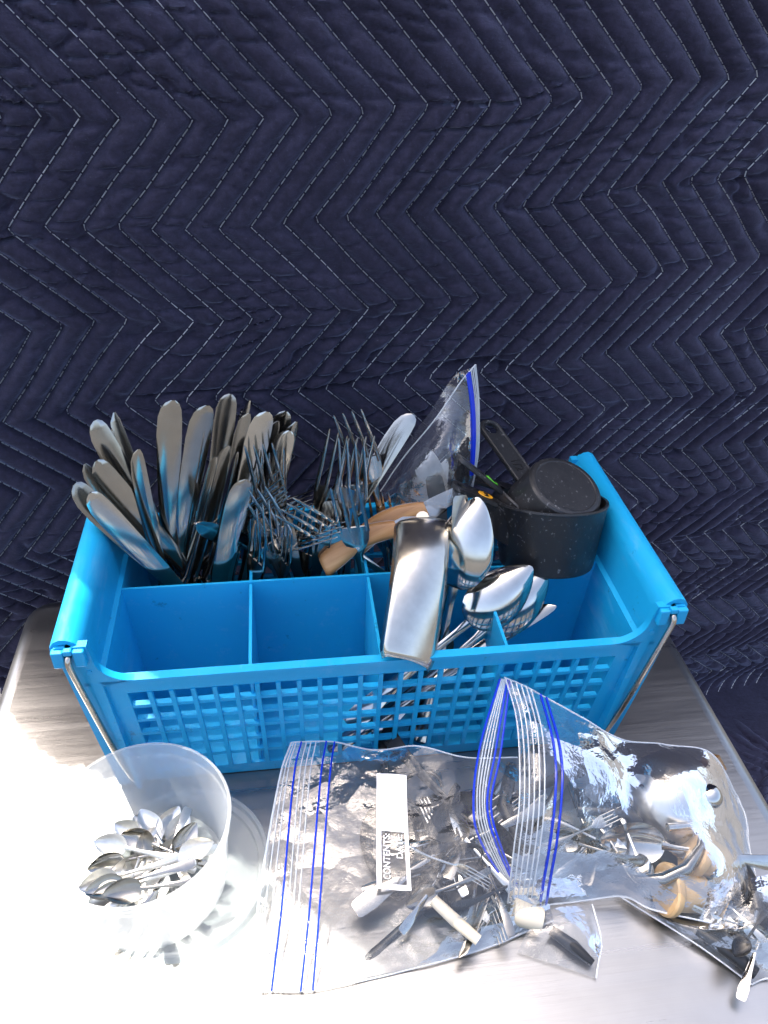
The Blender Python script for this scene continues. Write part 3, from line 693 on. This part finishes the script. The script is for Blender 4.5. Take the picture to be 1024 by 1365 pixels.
# tilted half cup: base turned up towards the right
cdisc = PY(755, 647, rimc[1]-.012)
vb = unit(CAM-cdisc); img = .57*CR+.82*CU; nb2 = unit(.70*vb + .71*img)
oc = cdisc - nb2*.040
hend = PN(648, 566, oc, nb2)
root, h, r1, hl, hw = meas_cup(cdisc, -nb2, hend-oc, .036, .042, .040, 'half cup black measure tipped bottom up in the largest cup, handle raised', hl=float(np.linalg.norm(hend-oc))-.042+.004, hw=.0125)
# size mark pressed into the back of the handle, read from below
Mx = Matrix.Translation((r1+.017, 0, h-.0034)) @ Matrix.Rotation(math.pi, 4, 'X') @ Matrix.Rotation(R(180), 4, 'Z')
text_mesh('1/2', .013, 'ink', 'size_mark', Mx, root)
for (hp, yy, ax, r0, r1_, hh, pc, mm, lab, word) in (
        ((612,606), .052, (.25, .25, .93), .030, .035, .036, (690,668), 'green', 'black measuring cup nested low in the largest, with a green oval on its handle', '1/3'),
        ((604,643), .040, (.22, .18, .95), .026, .031, .032, (686,676), 'orange', 'smallest black measuring cup, lowest handle with an orange oval mark', '1/4')):
    A = PY(*hp, yy); C_ = PY(*pc, yy-.012); axn = unit(ax); hd = unit(C_-A); n_ = unit(axn-np.dot(axn, hd)*hd)
    ll = np.linalg.norm(C_-A); oc2 = A + hd*(ll+.012); base = oc2 - n_*hh
    root, h, r1, hl, hw = meas_cup(base, n_, A-oc2, r0, r1_, hh, lab, hl=ll+.012-r1_, hw=.0095)
    q = MB(); q.lathe([(0.0001, .0006), (.0075, .0006), (.0078, 0.)], 28); ob = q.build('size_badge', MT[mm], root); ob.location = (r1+.012, 0, h+.0004); ob.scale = (1.0, .72, 1)
    text_mesh(word, .007, 'ink', 'size_mark', Matrix.Translation((r1+.012, 0, h+.0013)) @ Matrix.Rotation(R(90), 4, 'Z'), root)

# ------------------------------------------------------------------ film sheets: smooth surface through control points
def cr_w(t):
    t2, t3 = t*t, t*t*t
    return np.stack([-.5*t+t2-.5*t3, 1-2.5*t2+1.5*t3, .5*t+2*t2-1.5*t3, -.5*t2+.5*t3], -1)
class Sheet:
    def __init__(s, ctrl, amp=.002, seed=0, fine=1.0, edge=None):
        c = np.array(ctrl, float); c = np.concatenate([2*c[:1]-c[1:2], c, 2*c[-1:]-c[-2:-1]], 0)
        s.c = np.concatenate([2*c[:, :1]-c[:, 1:2], c, 2*c[:, -1:]-c[:, -2:-1]], 1); s.m, s.n = s.c.shape[0]-2, s.c.shape[1]-2
        s.amp = amp; rg = np.random.default_rng(seed); s.fine = fine; s.edge = edge
        s.w = [(unit(rg.normal(size=3)), rg.uniform(18, 46)*fine, rg.uniform(0, 6)) for _ in range(9)]
    def base(s, u, v):
        u = np.clip(u, 0, s.n-1-1e-6); v = np.clip(v, 0, s.m-1-1e-6); i = np.floor(v).astype(int); j = np.floor(u).astype(int)
        wv, wu = cr_w(v-i), cr_w(u-j); out = 0
        for a in range(4):
            for b in range(4): out = out + s.c[i+a, j+b]*(wv[..., a]*wu[..., b])[..., None]
        return out
    def __call__(s, u, v, lift=0.):
        u = np.asarray(u, float); v = np.asarray(v, float); p = s.base(u, v); e = 1e-3
        du = s.base(u+e, v)-s.base(u-e, v); dv = s.base(u, v+e)-s.base(u, v-e); nn = np.cross(du, dv); nn /= np.linalg.norm(nn, axis=-1)[..., None]+1e-12
        nn = np.where((np.einsum('...k,...k->...', nn, CAM-p) < 0)[..., None], -nn, nn)
        f = 0
        for k, (d, fr, ph) in enumerate(s.w):
            q = (p@d)*fr + ph + 1.3*np.sin((p@s.w[(k+3) % 9][0])*fr*.6+ph*2)
            f = f + (np.abs(((q/math.pi) % 2)-1)-.5)/(1+.25*k)
        a = s.amp*.62
        if s.edge is not None: a = a*s.edge(u, v)
        return p + nn*(f*a + lift)[..., None]
def build_sheet(sh, name, mat, parent, loc, nu=90, nv=70, u0=0, u1=None, v0=0, v1=None, lift=0.):
    u1 = sh.n-1 if u1 is None else u1; v1 = sh.m-1 if v1 is None else v1
    U, V = np.meshgrid(np.linspace(u0, u1, nu), np.linspace(v0, v1, nv)); P = sh(U, V, lift)-np.asarray(loc)
    return MB().grid(P).build(name, mat, parent, angle=180)
def sheet_line(sh, u, mat, name, parent, loc, r, v0=0., v1=None, lift=.0004, n=60, uf=None):
    v = np.linspace(v0, (sh.m-1 if v1 is None else v1)-1e-4, n); uu = np.full(n, float(u)) if uf is None else uf(v)
    P = sh(uu, v, lift)-np.asarray(loc); return MB().tube(list(P), r, 6).build(name, mat, parent)
def floor_sheet(sh, name, parent, loc, z, nu=50, nv=40, ins=.02):
    U, V = np.meshgrid(np.linspace(0, sh.n-1, nu), np.linspace(0, sh.m-1, nv)); P = sh(U, V)
    P[..., 2] = np.minimum(P[..., 2], z + .0015*np.sin(P[..., 0]*90)*np.sin(P[..., 1]*70))
    return MB().grid(P-np.asarray(loc), flip=True).build(name, MT['film'], parent, angle=180)
def px_grid(rows): return [[PZ(x, y, z) for x, y, z in r] for r in rows]

def seam(sh, name, parent, loc, which, r=.0007):
    n = 70; a = np.linspace(0, 1, n)
    for w_ in which:
        U, V = {'bottom': (a*(sh.n-1), np.full(n, sh.m-1.001)), 'top': (a*(sh.n-1), np.zeros(n)), 'right': (np.full(n, sh.n-1.001), a*(sh.m-1)), 'left': (np.zeros(n), a*(sh.m-1))}[w_]
        MB().tube(list(sh(U, V)-np.asarray(loc)), r, 6).build(name, MT['zip_clear'], parent)
# -- left bag lying in front of the basket
rows = [[(388,990,.052),(402,989,.052),(446,989,.052),(500,1000,.050),(556,994,.066),(620,1010,.060),(690,1010,.05)],
        [(372,1040,.040),(392,1035,.042),(440,1035,.046),(503,1033,.056),(545,1035,.060),(625,1050,.055),(705,1060,.045)],
        [(345,1195,.018),(378,1185,.020),(428,1185,.026),(503,1185,.034),(552,1188,.040),(630,1180,.042),(720,1150,.040)],
        [(345,1250,.010),(371,1250,.012),(423,1250,.015),(508,1245,.020),(560,1240,.026),(640,1225,.026),(730,1195,.024)],
        [(348,1322,.003),(362,1321,.003),(417,1320,.003),(520,1300,.003),(575,1285,.003),(650,1262,.003),(738,1228,.003)]]
SB = Sheet(px_grid(rows), .0042, 5, 1.3, edge=lambda u, v: np.clip((u-1.7)/1.3, .25, 1)*(1-.75*np.exp(-((u-3.5)/.75)**2)*np.exp(-((v-1.5)/.8)**2)))
lb = PZ(540, 1200, 0.0); bagB = thing('zip_bag', 'clear zip bag lying left in front of the basket, with a white write-on panel', 'plastic bag', lb, 'clear zip bags')
build_sheet(SB, 'bag_front', MT['film'], bagB, lb, 130, 100)
floor_sheet(SB, 'bag_back', bagB, lb, .0035)
for u in (1.0, 1.78, 2.0): sheet_line(SB, u, MT['zip_blue'], 'zip_line', bagB, lb, .0009)
for u in (.05, .35, .65, 1.2, 1.35, 1.5): sheet_line(SB, u, MT['zip_clear'], 'zip_rib', bagB, lb, .0006)
seam(SB, 'side_seam', bagB, lb, ('bottom', 'top', 'left'))
# write-on panel: solid half above, printed frame below
U, V = np.meshgrid(np.linspace(3.0, 3.95, 20), np.linspace(1.0, 1.52, 20)); MB().grid(SB(U, V, .0009)-lb).build('write_on_panel', MT['label_white'], bagB, angle=180)
for u0, u1, v0, v1 in ((3.0, 3.12, 1.52, 1.98), (3.86, 3.95, 1.52, 1.98), (3.0, 3.95, 1.94, 2.0)):
    U, V = np.meshgrid(np.linspace(u0, u1, 8), np.linspace(v0, v1, 20)); MB().grid(SB(U, V, .0011)-lb).build('panel_border', MT['label_white'], bagB, angle=180)
def sheet_text(body, uc, v_bot, vlen, uh, name):
    cu = bpy.data.curves.new(name, 'FONT'); cu.body = body; cu.size = 1.; ob = bpy.data.objects.new(name, cu); COL.objects.link(ob)
    cu.offset = .012
    me = bpy.data.meshes.new_from_object(ob.evaluated_get(bpy.context.evaluated_depsgraph_get())); bpy.data.objects.remove(ob)
    co = np.array([v.co[:] for v in me.vertices]); wmax = co[:, 0].max(); P = SB(uc+(co[:, 1]-.35)*uh*-1*-1, v_bot-co[:, 0]/wmax*vlen, .0016)-lb
    for v, p in zip(me.vertices, P): v.co = p
    me.materials.clear(); me.materials.append(MT['label_white']); o = bpy.data.objects.new(name, me); COL.objects.link(o); o.parent = bagB
sheet_text('CONTENTS:', 3.28, 1.90, .36, -.30, 'lettering'); sheet_text('DATE:', 3.70, 1.72, .18, -.26, 'lettering')

# -- right bag: open mouth, front lip and back lip, body
rows = [[(672,903,.128),(700,915,.122),(727,930,.112),(775,958,.098),(832,990,.076),(890,993,.060),(948,1004,.052),(985,1062,.016)],
        [(688,960,.112),(715,975,.118),(746,1000,.112),(800,1022,.098),(845,1040,.080),(900,1034,.080),(958,1050,.060),(996,1092,.008)],
        [(692,1060,.098),(718,1060,.106),(748,1060,.102),(800,1080,.086),(850,1092,.074),(895,1092,.072),(952,1100,.056),(1000,1135,.010)],
        [(684,1130,.066),(712,1130,.070),(740,1130,.066),(800,1140,.060),(850,1152,.056),(890,1152,.060),(955,1162,.060),(1008,1192,.008)],
        [(676,1203,.012),(700,1206,.012),(727,1207,.012),(782,1202,.010),(832,1196,.012),(868,1212,.014),(930,1226,.024),(985,1238,.004)]]
SCc = Sheet(px_grid(rows), .0048, 8, 1.5, edge=lambda u, v: np.clip((u-1.6)/1.5, .2, 1))
lc = PZ(850, 1180, 0.0); bagC = thing('zip_bag', 'clear zip bag with its blue edged mouth gaping open, holding a steel bowl and corks', 'plastic bag', lc, 'clear zip bags')
build_sheet(SCc, 'bag_front', MT['film'], bagC, lc, 150, 110)
floor_sheet(SCc, 'bag_back', bagC, lc, .004)
for u in (1.80, 2.02): sheet_line(SCc, u, MT['zip_blue'], 'zip_line', bagC, lc, .0010)
for u in (.05, .3, .55, .8, 1.05, 1.3): sheet_line(SCc, u, MT['zip_clear'], 'zip_rib', bagC, lc, .0006)
rows = [[(666,905,.128),(672,905,.127),(680,907,.125)], [(640,995,.090),(652,1000,.090),(668,1003,.090)], [(631,1070,.062),(643,1070,.062),(655,1072,.062)],
        [(641,1122,.040),(655,1124,.040),(669,1130,.040)], [(690,1204,.010),(695,1205,.010),(700,1205,.010)]]
SL2 = Sheet(px_grid(rows), .0006, 3)
build_sheet(SL2, 'bag_back_lip', MT['film'], bagC, lc, 20, 70)
for u in (0.02, 1.55, 1.97): sheet_line(SL2, u, MT['zip_blue'], 'zip_line', bagC, lc, .0010)
for u in (.4, .7, 1.0, 1.25): sheet_line(SL2, u, MT['zip_clear'], 'zip_rib', bagC, lc, .0006)

seam(SCc, 'side_seam', bagC, lc, ('bottom', 'top', 'right'))
# -- bag under it at the lower right, running out of the picture
rows = [[(822,1192,.006),(880,1216,.010),(940,1224,.016),(992,1176,.040),(1075,1160,.03)],
        [(862,1218,.006),(905,1232,.014),(955,1230,.026),(1012,1205,.044),(1085,1215,.03)],
        [(930,1262,.006),(960,1256,.020),(1000,1245,.036),(1040,1245,.036),(1095,1260,.02)],
        [(1003,1312,.003),(1020,1306,.004),(1045,1306,.004),(1070,1310,.004),(1105,1320,.003)]]
SD = Sheet(px_grid(rows), .0042, 21, 1.4); ld = PZ(980, 1240, 0)
bagD = thing('zip_bag', 'clear plastic bag of dark utensils at the lower right table edge', 'plastic bag', ld, 'clear zip bags')
build_sheet(SD, 'bag_front', MT['film'], bagD, ld, 80, 70); floor_sheet(SD, 'bag_back', bagD, ld, .003)
seam(SD, 'side_seam', bagD, ld, ('bottom', 'left'))
# -- flat bag corner below the zip
rows = [[(690,1268,.004),(705,1240,.010),(735,1212,.014),(790,1205,.012)], [(712,1276,.004),(735,1252,.012),(765,1238,.016),(800,1240,.010)], [(795,1304,.003),(797,1290,.006),(799,1280,.006),(803,1262,.004)]]
SE = Sheet(px_grid(rows), .0025, 31, 1.3); le = PZ(760, 1255, 0)
bagE = thing('zip_bag', 'crumpled bag corner sticking out below the open bag mouth', 'plastic bag', le, 'clear zip bags')
build_sheet(SE, 'bag_front', MT['film'], bagE, le, 50, 40); floor_sheet(SE, 'bag_back', bagE, le, .002)
seam(SE, 'side_seam', bagE, le, ('bottom', 'right'))
# -- bag standing in the rear compartment
rows = [[PY(634,486,.085), PY(638,525,.083), PY(639,560,.080), PY(638,602,.076), PY(630,650,.07)],
        [PY(612,512,.085), PY(618,545,.074), PY(622,580,.066), PY(622,612,.060), PY(622,655,.052)],
        [PY(575,565,.085), PY(585,590,.062), PY(595,612,.050), PY(602,638,.046), PY(604,668,.040)],
        [PY(538,612,.085), PY(548,630,.060), PY(562,648,.046), PY(575,662,.042), PY(580,690,.036)],
        [PY(508,655,.085), PY(518,672,.066), PY(532,690,.056), PY(545,704,.050), PY(555,720,.046)]]
SA = Sheet(rows, .0030, 13, 1.1, edge=lambda u, v: np.clip((v-.3)/1.0, .12, 1))
la = PY(575, 650, .07).copy(); la[2] = .02
bagA = thing('zip_bag', 'zip bag with blue stripe standing in the basket, holding white plastic cutlery', 'plastic bag', la, 'clear zip bags')
build_sheet(SA, 'bag_front', MT['film'], bagA, la, 60, 80)
rb = [[p+np.array([0, .018*min(i, 1)+.004, -.004]) for p in r] for i, r in enumerate(rows)]
SA2 = Sheet(rb, .0030, 14, 1.1); build_sheet(SA2, 'bag_back', MT['film'], bagA, la, 60, 80)
seam(SA, 'side_seam', bagA, la, ('left', 'top'))
for v0_, rr in ((.42, .0013), (.56, .0013), (.49, .0012)):
    uu = np.linspace(0, 3.6, 50); Pq = SA(uu, np.full(50, v0_), .0006)-la; MB().tube(list(Pq), rr, 6).build('zip_line', MT['zip_blue'], bagA)
for v0_ in (.08, .18, .28):
    uu = np.linspace(0, 3.6, 50); Pq = SA(uu, np.full(50, v0_), .0006)-la; MB().tube(list(Pq), .0005, 6).build('zip_rib', MT['zip_clear'], bagA)
put('spoon', PY(568,598,.090), PY(562,680,.080), 8, 'white plastic spoon inside the standing zip bag', None, 1.1, 'white_plastic')
put('serrated', PY(590,612,.094), PY(585,690,.08), 10, 'white plastic knife inside the standing zip bag', None, 1.0, 'white_plastic')
put('spoon', PY(578,634,.072), PY(588,690,.065), 0, 'grey plastic handle inside the standing zip bag', None, 1.0, 'grey_plastic', tipdown=True)

# ------------------------------------------------------------------ round tub and its lid
tc_ = np.array([-.193, -.194, 0.])
lidc = np.array([-.172, -.186, 0.002])
b = MB(); rl = .0715
b.lathe([(.0001, .001), (rl-.010, .001), (rl-.009, .0045), (rl-.0045, .0050), (rl-.0035, .0095), (rl-.001, .0105), (rl, .0095), (rl+.0004, 0), (rl-.001, -.0012), (rl-.002, 0.), (rl-.003, .003), (rl-.011, -.0006), (.0001, -.0006)], 72)
lid = b.build('tub_lid', MT['tub'], None, angle=40); lid.location = lidc+np.array([0, 0, .0015]); tag(lid, 'round translucent plastic lid lying under the tub, jutting out at its right', 'lid')
tub = thing('plastic_tub', 'round translucent white plastic tub of small spoons at the lower left', 'tub', tc_+np.array([0, 0, .0115]))
H = .0885; r0, r1 = .0575, .0665
MB().lathe([(.0001, .0008), (r0-.006, .0008), (r0-.004, -.0006), (r0-.001, .0015), (r0+.0004, .005), (r1-.0022, H-.014), (r1-.0004, H-.0135), (r1-.0002, H-.010), (r1+.0004, H-.0025), (r1+.0016, H-.001), (r1+.0012, H), (r1-.0010, H), (r1-.0016, H-.010), (r1-.0036, H-.013), (r0-.001, .005), (r0-.004, .0022), (.0001, .0022)], 80).build('tub_body', MT['tub'], tub, angle=40)
GT = 'small spoons in the tub'
TS2 = []
TS = [  # bowl end px, handle px, z bowl, z handle, roll, material, label
 ((187,1078), (228,1142), .034, .030, -10, 'steel_bright', 'small spoon in the tub, bowl at the top of the heap pointing up'),
 ((150,1096), (206,1128), .030, .028, 12, 'steel_bright', 'small spoon in the tub, bowl upper left of the heap beside the tallest bowl'),
 ((161,1112), (252,1145), .036, .034, 20, 'steel', 'small spoon in the tub, bowl shadowed and tilted under the tallest bowl'),
 ((124,1122), (262,1150), .034, .042, 6, 'steel_bright', 'small spoon in the tub with its long white handle crossing the whole heap'),
 ((250,1080), (222,1136), .034, .030, 8, 'steel_bright', 'small spoon in the tub, bowl at the upper right edge of the heap'),
 ((262,1096), (208,1186), .040, .034, -10, 'steel', 'small spoon in the tub, grey bowl at right, handle running down left'),
 ((284,1122), (216,1150), .044, .034, 14, 'steel_bright', 'small spoon in the tub, white bowl at the far right against the wall'),
 ((240,1072), (216,1110), .030, .028, 4, 'steel_bright', 'small spoon in the tub, bowl at the back beside the upper right one'),
 ((116,1160), (168,1148), .028, .030, 18, 'steel', 'small spoon in the tub, only a dark bowl edge showing at the left'),
 ((100,1186), (212,1152), .034, .040, 6, 'steel_bright', 'small spoon in the tub, leftmost bowl low in the heap'),
 ((112,1190), (226,1160), .040, .044, -8, 'steel', 'small spoon in the tub, second low bowl, brownish, beside the leftmost'),
 ((116,1206), (190,1176), .034, .036, 10, 'steel_bright', 'small spoon in the tub, bowl lowest at the left of the heap'),
 ((142,1194), (238,1180), .046, .040, 4, 'steel_dull', 'small spoon in the tub, darkest bowl at the front of the heap'),
 ((130,1142), (172,1170), .026, .028, 0, 'steel_bright', 'small spoon in the tub, pale bowl lying flat at the left of the heap'),
 ((176,1085), (240,1130), .026, .026, -6, 'steel_bright', 'small spoon in the tub, half hidden bowl left of the tallest one'),
]
for k in range(9):
    a, q = RNG.uniform(0, 6.28), RNG.uniform(.004, .036); zz = RNG.uniform(.020, .034); e = tc_+np.array([q*math.cos(a), q*math.sin(a), zz]); b2_ = RNG.uniform(0, 6.28)
    TS2.append((e, e+np.array([math.cos(b2_), math.sin(b2_), RNG.uniform(-.1, .1)])*.05, RNG.uniform(-30, 30)))
def in_tub(tip, low, L):
    for _ in range(60):
        z = unit(tip-low); bs = tip-z*L
        for e, m in ((tip, .004), (bs, .006)):
            rr = r0+(r1-r0)*max(0, e[2]-.0115)/H-m; d = (e-tc_)[:2]; q = np.linalg.norm(d)
            if q > rr:
                sh = np.array([*(-d/q*(q-rr)), 0.]); tip = tip+sh*.7; low = low+sh*.7
        if bs[2] < .0185: low = low+np.array([0, 0, .001])
    return tip, low
for i, (t, l, z1, z2, roll, mt, lab) in enumerate(TS):
    tip, low = in_tub(PZ(*t, z1), PZ(*l, z2), SL*.42); put('spoon', tip, low, roll, lab, GT, .42, 'satin' if mt == 'steel_bright' else mt)
for e, f, roll in TS2:
    tip, low = in_tub(e, f, SL*.42); put('spoon', tip, low, roll, 'small spoon lying deep in the heap at the bottom of the tub', GT, .42, 'satin')

# ------------------------------------------------------------------ things inside the bags on the table
GB = 'steel utensils in the left bag'
put('spoon', PZ(578,1076,.034), PZ(620,1120,.028), 10, 'steel spoon in the left bag with its bowl beside the white panel top', GB, .55, 'steel_bright')
put('spoon', PZ(560,1150,.018), PZ(650,1110,.026), 0, 'steel spoon in the left bag lying across below the white panel', GB, .6, 'steel')
put('spoon', PZ(600,1100,.022), PZ(690,1150,.022), 20, 'dull spoon in the left bag pointing at the open mouth of the right bag', GB, .5, 'steel_dull')
put('slim', PZ(568,1200,.012), PZ(660,1120,.022), 15, 'knife in the left bag pointing down to the bag bottom edge', GB, .55, 'steel_dull')
put('fork', PZ(690,1060,.030), PZ(620,1110,.026), 10, 'fork in the left bag with tines toward the basket', GB, .8, 'steel')
GM = 'black measuring spoons in the left bag'
put('spoon', PZ(533,1198,.012), PZ(522,1100,.016), 0, 'black measuring spoon seen through the clear window of the white panel', GM, 1.3, 'black_smooth')
put('spoon', PZ(640,1130,.030), PZ(580,1190,.016), 15, 'black measuring spoon across the middle of the left bag', GM, 1.0, 'black_smooth')
put('spoon', PZ(700,1190,.024), PZ(640,1120,.026), -20, 'black measuring spoon near the cream stopper', GM, 1.0, 'black_smooth')
put('spoon', PZ(570,1110,.040), PZ(640,1080,.034), 12, 'black measuring spoon right of the white panel near the bag top', GM, .9, 'black_smooth')
put('spoon', PZ(655,1210,.018), PZ(700,1130,.022), 0, 'black measuring spoon lowest in the left bag', GM, .9, 'black_smooth')
def jumble(n, pts, kinds, label, group, sc):
    for k in range(n):
        x, y = pts[0]+RNG.random()*(pts[2]-pts[0]), pts[1]+RNG.random()*(pts[3]-pts[1]); zz = RNG.uniform(.010, .028); a = RNG.uniform(0, 6.28)
        e = PZ(x, y, zz); kd, mt = kinds[k % len(kinds)]; d = np.array([math.cos(a), math.sin(a), RNG.uniform(-.08, .08)]); L = LEN[kd]*sc; e = e+d*L/2
        put(kd, e, e-d*.05, RNG.uniform(-40, 40), label.replace('utensil', {'steel_dull': 'dull steel', 'steel': 'steel', 'steel_bright': 'shiny steel', 'black_smooth': 'black plastic'}[mt]+' '+kd.replace('slim', 'knife')), group, sc, mt)
jumble(20, (575, 1080, 690, 1200), [('spoon', 'steel_dull'), ('fork', 'steel_bright'), ('spoon', 'black_smooth')], 'small utensil in the tight jumble on the right side of the left bag', 'jumbled utensils in the left bag', .42)
jumble(14, (770, 1080, 860, 1140), [('spoon', 'steel_bright'), ('spoon', 'steel_dull'), ('spoon', 'black_smooth'), ('fork', 'steel')], 'small utensil in the jumble inside the open bag', 'jumbled utensils in the open bag', .40)
jumble(5, (972, 1200, 1008, 1245), [('spoon', 'steel_bright'), ('spoon', 'black_smooth')], 'small utensil in the jumble of the lower right bag', 'jumbled utensils in the lower right bag', .30)
jumble(9, (580, 1060, 680, 1180), [('spoon', 'steel_dull'), ('fork', 'steel_dull'), ('slim', 'steel_dull')], 'large utensil lying under the jumble in the left bag', 'large utensils under the jumble in the left bag', .52)
def tube_thing(name, label, cat, pts, r, mat, part, group=None, n=12):
    pts = [np.asarray(p) for p in pts]; o = MB().tube([p-pts[0] for p in pts], r, n).build(name, MT[mat]); o.location = pts[0]; return tag(o, label, cat, group)
tube_thing('kitchen_utensil', 'thick black plastic handle in the left bag behind the white panel', 'utensil', [PZ(530,1085,.012), PZ(545,1110,.014), PZ(560,1150,.014), PZ(590,1190,.012)], [.006, .008, .008, .005], 'black_smooth', 'handle')
tube_thing('kitchen_utensil', 'black plastic handle in the left bag near the back lip of the open bag', 'utensil', [PZ(640,1050,.02), PZ(665,1090,.018), PZ(690,1140,.015)], [.005, .008, .006], 'black_smooth', 'handle')
tube_thing('kitchen_utensil', 'long black plastic handle lying crosswise in the left bag', 'utensil', [PZ(575,1175,.010), PZ(630,1160,.012), PZ(690,1185,.010)], [.007, .009, .006], 'black_smooth', 'handle')
# black ring shaped strainer
ctr = PZ(560, 1052, .030); tube_thing('black_ring', 'black wire ring in the left bag above the white panel', 'ring', [ctr+np.array([.02*math.cos(a), .016*math.sin(a), .004*math.sin(2*a)]) for a in np.linspace(0, 2*math.pi*.97, 30)], .0016, 'black_smooth', 'ring', n=8)
tube_thing('wooden_stick', 'pale stick with a dark tip lying low in the left bag', 'stick', [PZ(578,1200,.026), PZ(608,1228,.025), PZ(638,1254,.022)], [.0045, .005, .0042], 'cream', 'stick')
def cork(base, axis, r, h, label, mat='cork', cap=None):
    root = thing('bottle_cork', label, 'cork', base, 'wooden corks'); root.rotation_euler = frame(axis, [.3, .7, .2]).to_euler()
    MB().lathe([(.0001, 0), (r*.86, 0), (r*.92, .001), (r, h*.75), (r, h-.001), (r*.96, h), (.0001, h)], 32).build('stopper', MT[mat], root, angle=40)
    if cap: MB().lathe([(.0001, h), (cap[0]-.001, h+.0003), (cap[0], h+.0015), (cap[0], h+cap[1]-.0015), (cap[0]-.0015, h+cap[1]), (.0001, h+cap[1])], 32).build('cork_cap', MT[mat], root, angle=40)
    return root
ax = lambda a, b_, z1, z2: PZ(*b_, z2)-PZ(*a, z1)
cork(PZ(972,1160,.022), ax((975,1160), (935,1138), .020, .030), 0.0158, .027, 'wooden stopper with a wide disc, upper of the two beside the open bag', cap=(.0215, .008))
cork(PZ(936,1192,.016), ax((936,1192), (890,1186), .016, .024), 0.0158, .028, 'wooden stopper, lower of the two beside the open bag', cap=(.0205, .007))
cork(PZ(722,1226,.010), ax((722,1226), (690,1216), .010, .013), .0100, .024, 'cream wooden stopper lying under the lower end of the zip mouth', mat='cream')
tube_thing('metal_band', 'curved steel band beside the wooden stoppers in the open bag', 'band', [PZ(938,1098,.046), PZ(935,1130,.048), PZ(915,1158,.046), PZ(885,1172,.04), PZ(850,1172,.03)], [.002, .004, .005, .005, .003], 'steel_dull', 'band')
# steel bowl turned over, its ball-like reflection modelled as a small sphere
dome_c = PZ(898, 1062, .032); root = thing('steel_bowl', 'round polished steel bowl upside down in the open bag, its reflection modelled as a ball', 'bowl', dome_c)
root.rotation_euler = frame(unit([.1, -.25, .95]), [1, 0, 0]).to_euler()
MB().lathe([(.040*math.cos(a)+.0001, .040*math.sin(a)*.9) for a in np.linspace(-.15, math.pi/2, 18)]+[(.039*math.cos(a)+.0001, .039*math.sin(a)*.88) for a in np.linspace(math.pi/2, -.15, 18)], 48).build('bowl_shell', MT['satin'], root)
MB().lathe([(.0105*math.cos(a)+.0001, .0105*math.sin(a)) for a in np.linspace(-math.pi/2, math.pi/2, 14)], 28, Matrix.Translation((.012, -.012, .034))).build('reflection_ball', MT['steel_bright'], root)
o = tube_thing('threaded_rod', 'short threaded steel rod poking right from the open bag', 'rod', [PZ(890,1103,.048), PZ(925,1100,.046), PZ(960,1098,.042)], .0034, 'steel_bright', 'rod', n=14)
o = tube_thing('brown_jar', 'small rounded brown object behind the steel bowl in the open bag', 'jar', [PZ(935,1012,.022), PZ(950,1020,.022), PZ(962,1032,.020)], [.008, .0115, .007], 'brown', 'jar', n=16)
tube_thing('kitchen_utensil', 'dark handle seen through the open mouth of the right bag', 'utensil', [PZ(682,1020,.03), PZ(672,1075,.028), PZ(690,1120,.02)], [.005, .007, .005], 'black_smooth', 'handle')
tube_thing('kitchen_utensil', 'dark handle lying inside the open bag left of the steel bowl', 'utensil', [PZ(770,1080,.02), PZ(830,1085,.025), PZ(880,1110,.02)], [.006, .009, .006], 'black_smooth', 'handle')
put('spoon', PZ(800,1120,.03), PZ(880,1130,.03), 20, 'steel spoon in the open bag under the crumpled film', None, .8, 'steel_bright')
# bag at the lower right
cc = PZ(968, 1185, .022)
tube_thing('black_whisk', 'black coiled whisk in the lower right bag', 'whisk', [cc+np.array([(.020-.003*k/12)*math.cos(k*.7), .014*math.sin(k*.7), -.010+.0006*k]) for k in np.linspace(0, 40, 200)], .0018, 'black_smooth', 'coil', n=8)
tube_thing('kitchen_utensil', 'black handle lying along the lower edge of the lower right bag', 'utensil', [PZ(930,1240,.010), PZ(975,1270,.010), PZ(1008,1298,.008)], [.004, .006, .005], 'black_smooth', 'handle')
tube_thing('kitchen_utensil', 'black handle behind the coiled whisk in the lower right bag', 'utensil', [PZ(985,1145,.02), PZ(1000,1180,.02), PZ(1010,1215,.02)], [.005, .008, .006], 'black_smooth', 'handle')
put('spoon', PZ(1030,1195,.030), PZ(1010,1260,.020), 10, 'bright steel spoon at the right picture edge in the lower right bag', None, .42, 'steel_bright')
tube_thing('kitchen_utensil', 'dark handle inside the crumpled bag corner below the mouth', 'utensil', [PZ(735,1240,.008), PZ(765,1262,.008), PZ(790,1284,.005)], [.004, .005, .003], 'black_smooth', 'handle')
